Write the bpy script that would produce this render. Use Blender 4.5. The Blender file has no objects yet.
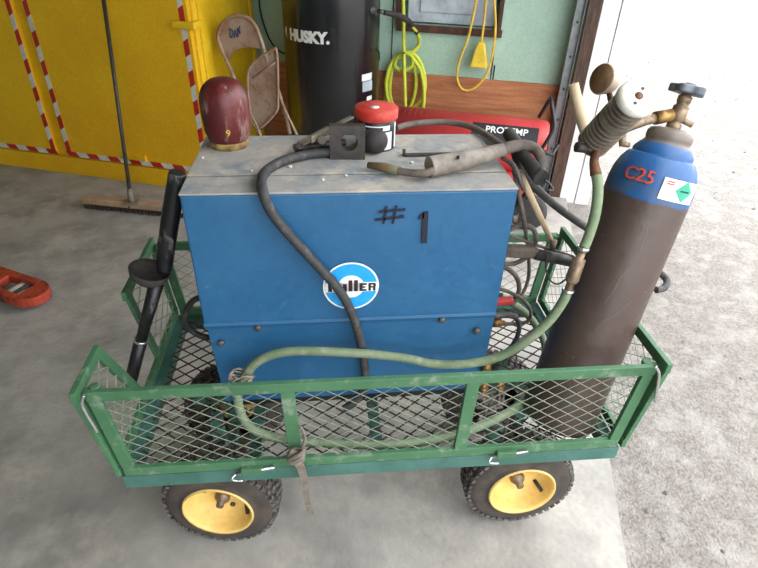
import bpy, bmesh, math, random
from mathutils import Vector, Matrix
random.seed(7)
C = bpy.context.scene.collection
PI = math.pi
# ---------------------------------------------------------------- camera
FOC, PIT, ROL, YAW = 551.63, 0.5888, 0.0297, -0.108
CAM = Vector((0.5000, -0.8748, 1.5586))
right = Vector((math.cos(YAW), math.sin(YAW), 0)); fwd = Vector((-math.sin(YAW)*math.cos(PIT), math.cos(YAW)*math.cos(PIT), -math.sin(PIT)))
up = right.cross(fwd)
cr = right*math.cos(ROL)+up*math.sin(ROL); cu = -right*math.sin(ROL)+up*math.cos(ROL)
cd = bpy.data.cameras.new('camera'); cam = bpy.data.objects.new('camera', cd); C.objects.link(cam)
cd.sensor_width = 36; cd.lens = FOC*36/758; cd.clip_start = .02; cd.clip_end = 200
m3 = Matrix((cr, cu, -fwd)).transposed(); cam.matrix_world = Matrix.Translation(CAM) @ m3.to_4x4()
bpy.context.scene.camera = cam
# ---------------------------------------------------------------- daylight
w = bpy.data.worlds.new('overcast'); bpy.context.scene.world = w; w.use_nodes = True
wn = w.node_tree.nodes; wl = w.node_tree.links
bg = wn['Background']; bg.inputs[1].default_value = 3.0
tc = wn.new('ShaderNodeTexCoord'); sp = wn.new('ShaderNodeSeparateXYZ'); rp = wn.new('ShaderNodeValToRGB')
wl.new(tc.outputs['Generated'], sp.inputs[0]); wl.new(sp.outputs[2], rp.inputs[0]); wl.new(rp.outputs[0], bg.inputs[0])
rp.color_ramp.elements[0].position = 0.0; rp.color_ramp.elements[0].color = (.72, .74, .76, 1)
rp.color_ramp.elements[1].position = .7; rp.color_ramp.elements[1].color = (.95, .97, 1, 1)
vs = bpy.context.scene.view_settings
vs.view_transform = 'Standard'; vs.look = 'None'; vs.gamma = 1; vs.use_curve_mapping = False; vs.exposure = 0.88
# ---------------------------------------------------------------- geometry of the place
GA = math.radians(-19.3)
GU = Vector((math.cos(GA), math.sin(GA), 0)); GV = Vector((-math.sin(GA), math.cos(GA), 0))
def G(u, v, z): return GU*u+GV*v+Vector((0, 0, z))
GM = Matrix((GU, GV, Vector((0, 0, 1)))).transposed()
def ray(px, py, n, val):            # a point of the place on the plane n.p = val
    d = fwd+cr*((px-379)/FOC)+cu*((284-py)/FOC)
    return CAM+d*((val-CAM.dot(n))/d.dot(n))
def AX(px, py, v): return ray(px, py, Vector((1, 0, 0)), v)
def AY(px, py, v): return ray(px, py, Vector((0, 1, 0)), v)
def AZ(px, py, v): return ray(px, py, Vector((0, 0, 1)), v)
def AV(px, py, v): return ray(px, py, GV, v)
def AU(px, py, v): return ray(px, py, GU, v)
def uvz(p): return (p.dot(GU), p.dot(GV), p.z)
# ---------------------------------------------------------------- materials
def srgb(c): return tuple((x/255/12.92 if x/255 <= .04045 else ((x/255+.055)/1.055)**2.4) for x in c)+(1,)
def mat(name, col, rough=.6, metal=0, col2=None, scale=8, lo=.4, hi=.6, bump=0, bscale=60, col3=None, scale3=3, lo3=.55, hi3=.7, stretch=None, detail=6, spec=.5, coat=0):
    m = bpy.data.materials.new(name); m.use_nodes = True; n = m.node_tree.nodes; l = m.node_tree.links
    b = n['Principled BSDF']; b.inputs['Roughness'].default_value = rough; b.inputs['Metallic'].default_value = metal
    b.inputs['Specular IOR Level'].default_value = spec; b.inputs['Coat Weight'].default_value = coat
    tcn = n.new('ShaderNodeTexCoord'); src = tcn.outputs['Object']
    if stretch:
        mp = n.new('ShaderNodeMapping'); mp.inputs['Scale'].default_value = stretch; l.new(src, mp.inputs[0]); src = mp.outputs[0]
    cur = None
    rgb = n.new('ShaderNodeRGB'); rgb.outputs[0].default_value = srgb(col); cur = rgb.outputs[0]
    for c2, s, a, z in ((col2, scale, lo, hi), (col3, scale3, lo3, hi3)):
        if not c2: continue
        nz = n.new('ShaderNodeTexNoise'); nz.inputs['Scale'].default_value = s; nz.inputs['Detail'].default_value = detail; nz.inputs['Roughness'].default_value = .65
        l.new(src, nz.inputs['Vector'])
        mr = n.new('ShaderNodeMapRange'); mr.inputs[1].default_value = a; mr.inputs[2].default_value = z; l.new(nz.outputs[0], mr.inputs[0])
        mx = n.new('ShaderNodeMix'); mx.data_type = 'RGBA'; l.new(mr.outputs[0], mx.inputs[0]); l.new(cur, mx.inputs[6]); mx.inputs[7].default_value = srgb(c2); cur = mx.outputs[2]
    if not metal > .6 and rough > .3:                                     # fine grime speckle
        gz = n.new('ShaderNodeTexNoise'); gz.inputs['Scale'].default_value = 55; gz.inputs['Detail'].default_value = 8; gz.inputs['Roughness'].default_value = .75; l.new(tcn.outputs['Object'], gz.inputs['Vector'])
        gr = n.new('ShaderNodeMapRange'); gr.inputs[1].default_value = .3; gr.inputs[2].default_value = .7; gr.inputs[3].default_value = .84; gr.inputs[4].default_value = 1.1; l.new(gz.outputs[0], gr.inputs[0])
        gm = n.new('ShaderNodeVectorMath'); gm.operation = 'SCALE'; l.new(cur, gm.inputs[0]); l.new(gr.outputs[0], gm.inputs['Scale']); cur = gm.outputs[0]
        rr_ = n.new('ShaderNodeMapRange'); rr_.inputs[1].default_value = .35; rr_.inputs[2].default_value = .65; rr_.inputs[3].default_value = max(rough-.1, .05); rr_.inputs[4].default_value = min(rough+.2, 1); l.new(gz.outputs[0], rr_.inputs[0]); l.new(rr_.outputs[0], b.inputs['Roughness'])
    l.new(cur, b.inputs['Base Color'])
    if bump:
        nb = n.new('ShaderNodeTexNoise'); nb.inputs['Scale'].default_value = bscale; nb.inputs['Detail'].default_value = 5; l.new(src, nb.inputs['Vector'])
        bp = n.new('ShaderNodeBump'); bp.inputs['Strength'].default_value = bump; bp.inputs['Distance'].default_value = .01
        l.new(nb.outputs[0], bp.inputs['Height']); l.new(bp.outputs[0], b.inputs['Normal'])
    return m
M = dict(
 concrete=mat('concrete', (164, 160, 153), .75, 0, (126, 123, 118), 3.4, .42, .66, .15, 40, (178, 172, 162), 4.3, .5, .7, detail=12),
 slabdirt=mat('slab edge', (120, 112, 98), .9, 0, (90, 80, 70), 8),
 gravel=mat('gravel', (138, 132, 126), .95, 0, (108, 102, 96), 75, .4, .62, .8, 120, (154, 149, 143), 12, .45, .7, detail=12),
 stone=mat('stone', (132, 126, 118), .9, 0, (92, 86, 80), 9),
 cabyel=mat('yellow paint', (238, 186, 18), .5, 0, (226, 168, 12), 1.3, .4, .65, .03, 8, (240, 194, 34), 3, .55, .8),
 cabyel2=mat('yellow paint frame', (240, 198, 36), .45, 0, (226, 180, 22), 4),
 tapered=mat('red tape', (190, 40, 30), .45, 0, (170, 30, 25), 20), tapewhite=mat('white tape', (218, 214, 204), .45, 0, (200, 196, 186), 20),
 green=mat('green wallboard', (176, 206, 188), .85, 0, (164, 196, 178), 2.0, .4, .7, .04, 30, (184, 210, 194), 5, .6, .8),
 board=mat('pine board', (198, 134, 94), .7, 0, (160, 96, 60), 3.0, .42, .62, .05, 20, (200, 140, 98), 6, .5, .7, stretch=(1.2, 1.2, 14)),
 darkwood=mat('brown wood', (92, 58, 42), .7, 0, (66, 40, 30), 6, stretch=(6, 6, 1)),
 jambwood=mat('brown jamb', (84, 62, 50), .75, 0, (60, 44, 36), 8, stretch=(8, 8, 1)),
 white=mat('white paint', (228, 228, 226), .6, 0, (214, 214, 212), 4),
 ceiling=mat('ceiling board', (190, 186, 178), .9, 0, (170, 166, 158), 2),
 galv=mat('galvanised steel', (150, 154, 156), .45, .7, (118, 122, 124), 12, .35, .65, .03),
 grey=mat('grey enamel', (196, 206, 214), .5, 0, (160, 168, 178), 5),
 blackpaint=mat('black gloss paint', (16, 17, 20), .28, 0, (24, 25, 28), 5, coat=.4),
 blacksatin=mat('black satin paint', (26, 26, 28), .42, 0, (46, 45, 46), 30, .58, .7),
 handleblk=mat('scuffed black handle', (24, 24, 27), .35, 0, (120, 116, 112), 22, .58, .66, stretch=(1, 1, .35)),
 rubber=mat('dark rubber', (44, 42, 41), .75, 0, (66, 62, 58), 14, .45, .65, .1),
 cable=mat('black cable rubber', (52, 52, 54), .6, 0, (92, 84, 78), 40, .52, .68, .05),
 cablegrey=mat('dusty grey cable', (112, 100, 90), .7, 0, (78, 72, 68), 30, .4, .65),
 tire=mat('tyre rubber', (62, 56, 52), .85, 0, (88, 78, 68), 9, .45, .7, .1),
 tread=mat('dusty tread', (110, 104, 98), .9, 0, (52, 48, 46), 60),
 rim=mat('cream rim paint', (232, 196, 116), .5, 0, (214, 168, 84), 8, .5, .75),
 machblue=mat('blue machine paint', (26, 87, 130), .45, 0, (42, 98, 138), 3, .4, .7, .04, 12, (78, 104, 124), 34, .6, .76, detail=9),
 machtop=mat('dusty machine top', (158, 155, 150), .8, 0, (124, 132, 138), 8, .45, .62, .05, 30, (180, 172, 160), 11, .5, .64, detail=10),
 cartgreen=mat('green cart paint', (70, 114, 80), .5, 0, (56, 98, 66), 5, .4, .7, .03, 20, (128, 142, 124), 26, .56, .74),
 cartteal=mat('teal cart paint', (56, 98, 86), .6, 0, (72, 114, 106), 9, .4, .65, .03, 20, (92, 110, 102), 30, .64, .78),
 screen=mat('green wire', (118, 140, 118), .6, 0, (142, 142, 124), 40),
 rustmesh=mat('rusty bed mesh', (48, 38, 33), .85, 0, (72, 54, 44), 30),
 cylbrown=mat('brown cylinder paint', (78, 62, 56), .4, 0, (64, 51, 47), 6, .4, .7, .04, 30, (118, 104, 96), 24, .64, .76),
 maroon=mat('maroon cap paint', (84, 24, 27), .38, 0, (112, 50, 48), 14, .48, .66, .08, 40, (150, 126, 120), 20, .58, .7, stretch=(1.6, 1.6, .35)),
 caprim=mat('yellow rim', (172, 146, 80), .7, 0, (120, 90, 60), 40),
 steel=mat('dirty steel', (104, 100, 98), .55, .5, (74, 70, 68), 30, .4, .65, .05),
 darksteel=mat('dark steel', (64, 62, 62), .5, .5, (84, 76, 70), 25),
 brass=mat('brass', (158, 124, 74), .45, .7, (110, 80, 44), 40, .45, .65),
 bronze=mat('tarnished brass', (152, 132, 108), .45, .5, (112, 94, 76), 40),
 chrome=mat('chrome', (200, 200, 198), .25, .9),
 alum=mat('dusty aluminium', (138, 128, 114), .5, .3, (118, 108, 96), 20),
 alumend=mat('cast aluminium end', (226, 222, 214), .5, .2, (208, 202, 192), 20),
 handwheel=mat('grey handwheel paint', (108, 114, 122), .55, .1, (84, 90, 98), 30),
 gaugedial=mat('faded gauge face', (128, 96, 64), .5, 0, (104, 78, 54), 30),
 gaugecase=mat('cream gauge case', (198, 180, 158), .5, .1, (176, 158, 136), 20),
 hosegreen=mat('green hose', (126, 140, 110), .6, 0, (104, 124, 92), 12, .4, .65, .03, 30, (160, 160, 138), 30, .55, .75),
 hosered=mat('rusty ferrule', (116, 76, 48), .6, .3, (84, 56, 40), 60),
 airhose=mat('yellow green hose', (212, 220, 74), .45, 0, (196, 206, 60), 20),
 cordyel=mat('yellow cord', (226, 190, 76), .5, 0, (208, 170, 60), 20), plugyel=mat('yellow plug', (236, 206, 72), .4, 0, (220, 186, 56), 20),
 red=mat('red enamel', (200, 66, 66), .4, 0, (188, 56, 58), 5), lidred=mat('red plastic lid', (200, 80, 68), .65, 0, (190, 44, 34), 20),
 jar=mat('black jar', (24, 26, 32), .35), labelwhite=mat('white label', (222, 224, 226), .5), labelblack=mat('black label', (32, 32, 38), .5),
 wood=mat('pale wood', (206, 184, 152), .7, 0, (184, 160, 126), 14, stretch=(1, 1, .2)),
 broomwood=mat('broom wood', (182, 152, 124), .75, 0, (160, 132, 106), 8), bristle=mat('dark bristles', (52, 42, 36), .9, 0, (80, 66, 54), 60),
 chair=mat('beige enamel', (172, 148, 132), .5, .1, (150, 112, 88), 6, .45, .6, .03, 20, (142, 82, 48), 9, .56, .66),
 jackred=mat('orange red paint', (178, 66, 44), .5, 0, (110, 40, 30), 9, .45, .62, .04, 20, (66, 40, 36), 14, .52, .66),
 cyan=mat('cyan badge', (30, 158, 226), .4), badgewhite=mat('badge white', (236, 238, 236), .4), badgebrown=mat('badge lettering', (44, 22, 26), .5),
 marker=mat('black marker', (20, 22, 40), .6), markerblue=mat('blue marker', (40, 70, 120), .6), redmark=mat('red marker', (188, 72, 60), .6),
 teal=mat('green diamond print', (50, 160, 130), .5), strap=mat('grey webbing', (128, 118, 106), .85, 0, (100, 92, 84), 60), twine=mat('dirty twine', (168, 156, 136), .9, 0, (110, 98, 84), 60),
 tan=mat('tan gun handle', (160, 150, 138), .6, 0, (112, 104, 96), 14, .42, .62, .04), tipgreen=mat('greenish tip', (98, 104, 74), .6, .1, (124, 84, 60), 30),
 paintwhite=mat('lettering white', (226, 226, 222), .5), dry=mat('dry weed', (196, 182, 150), .9), paper=mat('litter', (216, 210, 200), .8),
)
# the gas cylinder: brown steel with a sprayed blue shoulder and bare grey neck
def banded(name, base, bands):
    m = M[base].copy(); m.name = name; n = m.node_tree.nodes; l = m.node_tree.links; b = n['Principled BSDF']
    cur = b.inputs['Base Color'].links[0].from_socket
    t = n.new('ShaderNodeTexCoord'); s = n.new('ShaderNodeSeparateXYZ'); l.new(t.outputs['Object'], s.inputs[0])
    nz = n.new('ShaderNodeTexNoise'); nz.inputs['Scale'].default_value = 18; l.new(t.outputs['Object'], nz.inputs[0])
    ad = n.new('ShaderNodeMath'); ad.operation = 'MULTIPLY_ADD'; l.new(nz.outputs[0], ad.inputs[0]); ad.inputs[1].default_value = .014; l.new(s.outputs[2], ad.inputs[2])
    for z0, c, c2 in bands:
        r = n.new('ShaderNodeMapRange'); r.inputs[1].default_value = z0+.012; r.inputs[2].default_value = z0+.02; l.new(ad.outputs[0], r.inputs[0])
        n2 = n.new('ShaderNodeTexNoise'); n2.inputs['Scale'].default_value = 13; n2.inputs['Detail'].default_value = 6; l.new(t.outputs['Object'], n2.inputs[0])
        r2 = n.new('ShaderNodeMapRange'); r2.inputs[1].default_value = .5; r2.inputs[2].default_value = .68; l.new(n2.outputs[0], r2.inputs[0])
        cc = n.new('ShaderNodeMix'); cc.data_type = 'RGBA'; cc.inputs[6].default_value = srgb(c); cc.inputs[7].default_value = srgb(c2); l.new(r2.outputs[0], cc.inputs[0])
        mx = n.new('ShaderNodeMix'); mx.data_type = 'RGBA'; l.new(r.outputs[0], mx.inputs[0]); l.new(cur, mx.inputs[6]); l.new(cc.outputs[2], mx.inputs[7]); cur = mx.outputs[2]
    l.new(cur, b.inputs['Base Color']); return m
M['cyl'] = banded('cylinder paint', 'cylbrown', [(.572, (28, 82, 136), (66, 84, 106)), (.694, (112, 102, 94), (86, 78, 72))])
# ---------------------------------------------------------------- mesh builder
def frame_for(d, upv=None):
    d = d.normalized(); u = upv or (Vector((0, 0, 1)) if abs(d.z) < .95 else Vector((1, 0, 0)))
    x = u.cross(d).normalized(); y = d.cross(x); return x, y, d
def spline(pts, n=8, closed=False):
    P = [Vector(p) for p in pts]; out = []; N = len(P)
    seg = N if closed else N-1
    for i in range(seg):
        if closed: p0, p1, p2, p3 = P[(i-1) % N], P[i], P[(i+1) % N], P[(i+2) % N]
        else: p0, p1, p2, p3 = P[max(i-1, 0)], P[i], P[i+1], P[min(i+2, N-1)]
        for k in range(n):
            t = k/n
            out.append(.5*((2*p1)+(p2-p0)*t+(2*p0-5*p1+4*p2-p3)*t*t+(3*p1-p0-3*p2+p3)*t**3))
    if not closed: out.append(P[-1])
    return out
class MB:
    def __init__(s): s.v = []; s.f = []; s.sm = []; s.mi = []
    def add(s, vs_, fs, smooth=False, mi=0, T=None):
        o = len(s.v)
        s.v += [(T @ Vector(p)) if T else Vector(p) for p in vs_]
        for f in fs: s.f.append([o+i for i in f]); s.sm.append(smooth); s.mi.append(mi)
        return s
    def box(s, c, sz, T=None, mi=0):
        c = Vector(c); hx, hy, hz = sz[0]/2, sz[1]/2, sz[2]/2
        vs_ = [c+Vector((a*hx, b*hy, d*hz)) for a in (-1, 1) for b in (-1, 1) for d in (-1, 1)]
        return s.add(vs_, [(0, 1, 3, 2), (4, 6, 7, 5), (0, 4, 5, 1), (2, 3, 7, 6), (0, 2, 6, 4), (1, 5, 7, 3)], False, mi, T)
    def gbox(s, u0, u1, v0, v1, z0, z1, mi=0): return s.box(((u0+u1)/2, (v0+v1)/2, (z0+z1)/2), (abs(u1-u0), abs(v1-v0), abs(z1-z0)), GM.to_4x4(), mi)
    def bar(s, a, b, w_, h, upv=None, mi=0):
        a, b = Vector(a), Vector(b); x, y, d = frame_for(b-a, upv); x = x*w_/2; y = y*h/2
        return s.add([a-x-y, a+x-y, a+x+y, a-x+y, b-x-y, b+x-y, b+x+y, b-x+y], [(0, 3, 2, 1), (4, 5, 6, 7), (0, 1, 5, 4), (1, 2, 6, 5), (2, 3, 7, 6), (3, 0, 4, 7)], False, mi)
    def tube(s, pts, r, n=10, closed=False, caps=True, mi=0, flat=None):
        P = [Vector(p) for p in pts]; N = len(P); rr = r if isinstance(r, (list, tuple)) else None
        if rr: rr = [rr[0]+(rr[-1]-rr[0])*i/(N-1) if len(rr) == 2 else rr[min(int(i*(len(rr)-1)/(N-1)), len(rr)-2)]+(rr[min(int(i*(len(rr)-1)/(N-1)), len(rr)-2)+1]-rr[min(int(i*(len(rr)-1)/(N-1)), len(rr)-2)])*(i*(len(rr)-1)/(N-1)-min(int(i*(len(rr)-1)/(N-1)), len(rr)-2)) for i in range(N)]
        vs_ = []; x = None
        for i, p in enumerate(P):
            d = (P[(i+1) % N]-P[i-1]) if closed else (P[min(i+1, N-1)]-P[max(i-1, 0)])
            d = d.normalized() if d.length > 1e-9 else Vector((0, 0, 1))
            if x is None: x = frame_for(d)[0]
            x = (x-d*x.dot(d)).normalized(); y = d.cross(x); q = rr[i] if rr else r
            for k in range(n):
                a = 2*PI*k/n; vs_.append(p+x*math.cos(a)*q+y*math.sin(a)*q*(flat or 1))
        fs = []
        for i in range(N if closed else N-1):
            j = (i+1) % N
            for k in range(n): fs.append((i*n+k, i*n+(k+1) % n, j*n+(k+1) % n, j*n+k))
        s.add(vs_, fs, True, mi)
        if caps and not closed:
            o = len(s.v)-len(vs_)
            s.f += [[o+k for k in range(n)][::-1], [o+(N-1)*n+k for k in range(n)]]; s.sm += [False, False]; s.mi += [mi, mi]
        return s
    def lathe(s, prof, T=None, n=32, mi=0, smooth=True, caps=True):
        vs_ = [Vector((r*math.cos(2*PI*k/n), r*math.sin(2*PI*k/n), z)) for r, z in prof for k in range(n)]
        fs = [(i*n+k, i*n+(k+1) % n, (i+1)*n+(k+1) % n, (i+1)*n+k) for i in range(len(prof)-1) for k in range(n)]
        s.add(vs_, fs, smooth, mi, T); o = len(s.v)-len(vs_)
        for i, rev in ((0, True), (len(prof)-1, False)):
            if caps and prof[i][0] > 1e-5:
                q = [o+i*n+k for k in range(n)]; s.f.append(q[::-1] if rev else q); s.sm.append(False); s.mi.append(mi)
        return s
    def cyl(s, a, b, r, n=20, r2=None, mi=0): return s.tube([a, b], [r, r2 if r2 is not None else r], n, mi=mi)
    def prism(s, outl, T, th, mi=0, smooth=False):       # outline in local xy, thickness along local z
        n = len(outl); vs_ = [(x, y, 0) for x, y in outl]+[(x, y, th) for x, y in outl]
        s.add(vs_, [tuple(range(n))[::-1], tuple(range(n, 2*n))]+[(i, (i+1) % n, n+(i+1) % n, n+i) for i in range(n)], False, mi, T); return s
    def poly(s, pts, th, n, mi=0):                       # world outline thickened along n
        P = [Vector(p) for p in pts]; n = n.normalized()*th; k = len(P)
        return s.add(P+[p+n for p in P], [tuple(range(k)), tuple(range(k, 2*k))[::-1]]+[((i+1) % k, i, k+i, k+(i+1) % k) for i in range(k)], False, mi)
    def build(s, name, mats, parent=None, bevel=0, fix=True):
        root = parent
        while root and root.parent: root = root.parent
        off = root.location if root else Vector((0, 0, 0))
        rinv = root.rotation_euler.to_matrix().inverted() if root else None
        me = bpy.data.meshes.new(name); me.from_pydata([(rinv @ (Vector(p)-off)) if root else p for p in s.v], [], s.f)
        for i, p in enumerate(me.polygons): p.use_smooth = s.sm[i]; p.material_index = s.mi[i]
        for m in (mats if isinstance(mats, (list, tuple)) else [mats]): me.materials.append(M[m] if isinstance(m, str) else m)
        if fix:
            bm = bmesh.new(); bm.from_mesh(me); bmesh.ops.recalc_face_normals(bm, faces=bm.faces); bm.to_mesh(me); bm.free()
        o = bpy.data.objects.new(name, me); C.objects.link(o)
        if parent: o.parent = parent
        if bevel:
            b = o.modifiers.new('bevel', 'BEVEL'); b.width = bevel; b.segments = 2; b.limit_method = 'ANGLE'; b.angle_limit = math.radians(50)
        return o
def tag(o, label=None, cat=None, group=None, kind=None):
    if label: o['label'] = label
    if cat: o['category'] = cat
    if group: o['group'] = group
    if kind: o['kind'] = kind
    return o
def thing(name, label, cat, loc, rot=(0, 0, 0), group=None):
    o = bpy.data.objects.new(name, None); o.empty_display_size = .1; C.objects.link(o); o.location = loc; o.rotation_euler = rot
    return tag(o, label, cat, group)
def struct(name, mb, m, bevel=0): return tag(mb.build(name, m, None, bevel), kind='structure')
def textmb(s, size, T, bold=0, wrap=None, center=True, depth=.0006):
    cu_ = bpy.data.curves.new('t', 'FONT'); cu_.body = s; cu_.size = size; cu_.offset = bold; cu_.extrude = depth
    cu_.align_x = 'CENTER' if center else 'LEFT'; cu_.align_y = 'CENTER'; cu_.resolution_u = 3
    o = bpy.data.objects.new('t', cu_); C.objects.link(o)
    me = bpy.data.meshes.new_from_object(o.evaluated_get(bpy.context.evaluated_depsgraph_get()))
    vs_ = [v.co.copy() for v in me.vertices]; fs = [tuple(p.vertices) for p in me.polygons]
    bpy.data.objects.remove(o); bpy.data.curves.remove(cu_); bpy.data.meshes.remove(me)
    if wrap: vs_ = [Vector((wrap*math.sin(v.x/wrap), v.y, (wrap+v.z)*math.cos(v.x/wrap)-wrap)) for v in vs_]
    return MB().add(vs_, fs, False, 0, T)
def basis(o, x, y, z): 
    m = Matrix((x, y, z)).transposed().to_4x4(); m.translation = o; return m
# ================================================================ THE ROOM
SLABZ = -.03
def pslab(v): return 1.30-.035*v          # outer edge of the slab
fl = MB(); o_ = [G(-5, -4, 0), G(pslab(-4), -4, 0), G(pslab(3.9), 3.9, 0), G(-5, 3.9, 0)]
fl.poly([p-Vector((0, 0, .12)) for p in o_], .12, Vector((0, 0, 1))); struct('floor', fl, 'concrete')
g = MB(); n_ = 60
gp = [[G(1.15+(i/n_)**2*28, -9+j*(40/n_), SLABZ+random.uniform(-.008, .008)-(.02 if i < 2 else 0)) for j in range(n_+1)] for i in range(n_+1)]
g.add([p for r in gp for p in r], [(i*(n_+1)+j, (i+1)*(n_+1)+j, (i+1)*(n_+1)+j+1, i*(n_+1)+j+1) for i in range(n_) for j in range(n_)], True)
struct('ground', g, 'gravel')
WV, WZ = 3.2, 2.9
JV = 2.98
uj0 = uvz(AV(604, 0, JV))[0]; uj1 = uvz(AV(640, 0, JV))[0]
# back wall with an opening for the electrical panel
pa, pb, pc = uvz(AV(405, 24, WV)), uvz(AV(497, 36, WV)), None
ou0, ou1, oz = pa[0]-.02, pb[0], (pa[2]+pb[2])/2+.02
BZ = .675
wb = MB()
wb.gbox(-5, ou0, WV, WV+.12, 0, WZ); wb.gbox(ou1, 1.12, WV, WV+.12, 0, WZ); wb.gbox(ou0, ou1, WV, WV+.12, 0, oz); wb.gbox(ou0, ou1, WV, WV+.12, oz+.75, WZ)
wb.gbox(ou0, ou1, WV+.115, WV+.12, oz, oz+.75)
struct('wall_back', wb, 'green')
struct('trim_1', MB().gbox(-5, 1.085, WV-.02, WV, .0, BZ), 'board')
us = uvz(AV(493, 60, WV))[0]; ul = uvz(AV(392, 45, WV))[0]
struct('trim_2', MB().gbox(us-.003, us+.003, WV-.004, WV, BZ, oz).gbox(us+.012, us+.02, WV-.004, WV, BZ, BZ+.09), 'blacksatin')
struct('trim_3', MB().gbox(ul-.003, ul+.003, WV-.004, WV, BZ, 1.5), 'darksteel')
struct('trim_4', MB().gbox(ou0-.03, ou1+.03, WV-.03, WV, oz-.042, oz).gbox(ou1-.005, ou1+.02, WV-.03, WV, oz, oz+.8).gbox(ou0-.035, ou0+.01, WV-.03, WV, oz, oz+.8), 'darkwood')
# right wall: opening from v=-3.2 to JV
wr = MB(); wr.gbox(1.09, 1.2, JV+.02, WV+.12, 0, WZ); wr.gbox(1.09, 1.2, -3.2, JV+.02, 2.35, WZ); wr.gbox(1.09, 1.2, -4, -3.2, 0, WZ)
struct('wall_right', wr, 'green')
struct('trim_5', MB().gbox(uj0-.075, uj0, JV-.005, JV+.03, 0, 2.35), 'jambwood')
struct('trim_6', MB().gbox(uj0, uj1-.09, JV-.002, JV+.12, SLABZ, 2.4).gbox(uj1-.085, uj1, JV-.006, JV+.12, SLABZ, 2.4), 'white')
struct('wall_left', MB().gbox(-5.1, -5, -4, WV, 0, WZ), 'green')
struct('wall_front', MB().gbox(-5, 1.16, -4.1, -4, 0, WZ), 'green')  # unseen wall behind the camera, added to cut the flat light from there
struct('ceiling', MB().gbox(-5, 1.16, -4, WV, WZ, WZ+.1), 'ceiling')
# door track
tu = uvz(AV(583, 0, 3.02)); tr = thing('door_track', 'grey metal door track upright screwed beside the brown door jamb', 'door track', G(tu[0], 3.05, 0))
mb = MB(); mb.gbox(tu[0]-.028, tu[0]+.022, 3.04, 3.046, 0, 2.4); mb.gbox(tu[0]+.018, tu[0]+.022, 3.0, 3.045, 0, 2.4); mb.build('rail', 'galv', tr)
for k in range(12):
    MB().cyl(G(tu[0]-.004, 3.04, .12+k*.19), G(tu[0]-.004, 3.032, .12+k*.19), .008, 10).build('bolt', 'darksteel', tr)
q = uvz(AV(595, 12, 3.0))
mb = MB().gbox(q[0]-.02, q[0]+.02, 2.98, 3.03, q[2]-.04, q[2]+.04); tag(mb.build('door_sensor', 'white', None, .004), 'small white box fixed beside the door track at the top', 'sensor')
# electrical panel
e0 = ou0+.03; ep = thing('electrical_panel', 'grey electrical panel cover inside the brown wooden frame on the wall', 'electrical panel', G((ou0+ou1)/2, WV+.05, oz))
MB().gbox(e0, ou1-.03, WV+.03, WV+.11, oz+.01, oz+.72).build('housing', 'grey', ep, .004)
MB().gbox(e0+.08, ou1-.16, WV+.018, WV+.032, oz+.07, oz+.66).build('door', 'grey', ep, .006)
# ================================================================ STORAGE CABINET
CV = 2.36; cr_ = -1.055; cl = -4.1
cab = thing('storage_cabinet', 'large yellow metal storage cabinet edged with red and white striped tape', 'cabinet', G(-2.4, 2.7, 0))
MB().gbox(cl, cr_, CV+.02, 3.14, .0, 2.0).build('body', 'cabyel2', cab, .005)
MB().gbox(cl, cr_, CV, CV+.03, .0, .125).build('plinth', 'cabyel', cab, .003)
da0, da1, db0, db1 = cl, -2.235, -2.155, -1.095
for a, b in ((da0+.02, da1), (db0, db1+.025)):
    d = MB().gbox(a, b, CV-.012, CV+.02, .135, 1.97).build('door', 'cabyel', cab, .004)
    tp = MB()
    def stripe(x0, z0, x1, z1, wd, per, tp=tp):
        L_ = math.hypot(x1-x0, z1-z0); n = int(L_/per*2); dx, dz = (x1-x0)/L_, (z1-z0)/L_; nx, nz = -dz, dx; sk = wd*.6
        for k in range(n):
            s0, s1 = k*per/2, (k+1)*per/2
            P = [(s0+sk, 0), (s1+sk, 0), (s1, wd), (s0, wd)]
            tp.add([G(x0+dx*s+nx*t, CV-.0135, z0+dz*s+nz*t) for s, t in P]+[G(x0+dx*s+nx*t, CV-.0118, z0+dz*s+nz*t) for s, t in P], [(0, 1, 2, 3), (4, 5, 6, 7), (0, 1, 5, 4), (1, 2, 6, 5), (2, 3, 7, 6), (3, 0, 4, 7)], False, k % 2)
    if b < -2: stripe(b-.002, .15, b-.002, 1.94, .033, .17); stripe(a, .14, b, .14, .034, .16)
    else: stripe(a+.042, .15, a+.042, 1.94, .033, .17); stripe(a, .14, b-.02, .14, .034, .16); stripe(b-.022, .17, b-.022, 1.94, .033, .17)
    tp.build('hazard_tape', ['tapered', 'tapewhite'], d)
q = uvz(AV(192, 25, CV)); MB().gbox(q[0]-.11, cr_+.03, CV-.04, CV-.015, q[2]-.02, q[2]+.02).gbox(cr_, cr_+.02, CV-.02, CV+.1, q[2]-.02, q[2]+.02).build('latch', 'cabyel2', cab, .008)
q = uvz(AV(136, 156, CV)); MB().gbox(q[0]-.09, q[0]+.09, CV-.03, CV-.01, q[2]-.02, q[2]+.02).build('latch', 'cabyel', cab, .006)
MB().gbox(cr_-.002, cr_+.012, CV+.06, CV+.1, .1, 1.95).gbox(cr_-.002, cr_+.012, 3.08, 3.12, .1, 1.95).build('side_rib', 'cabyel2', cab, .003)
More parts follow.
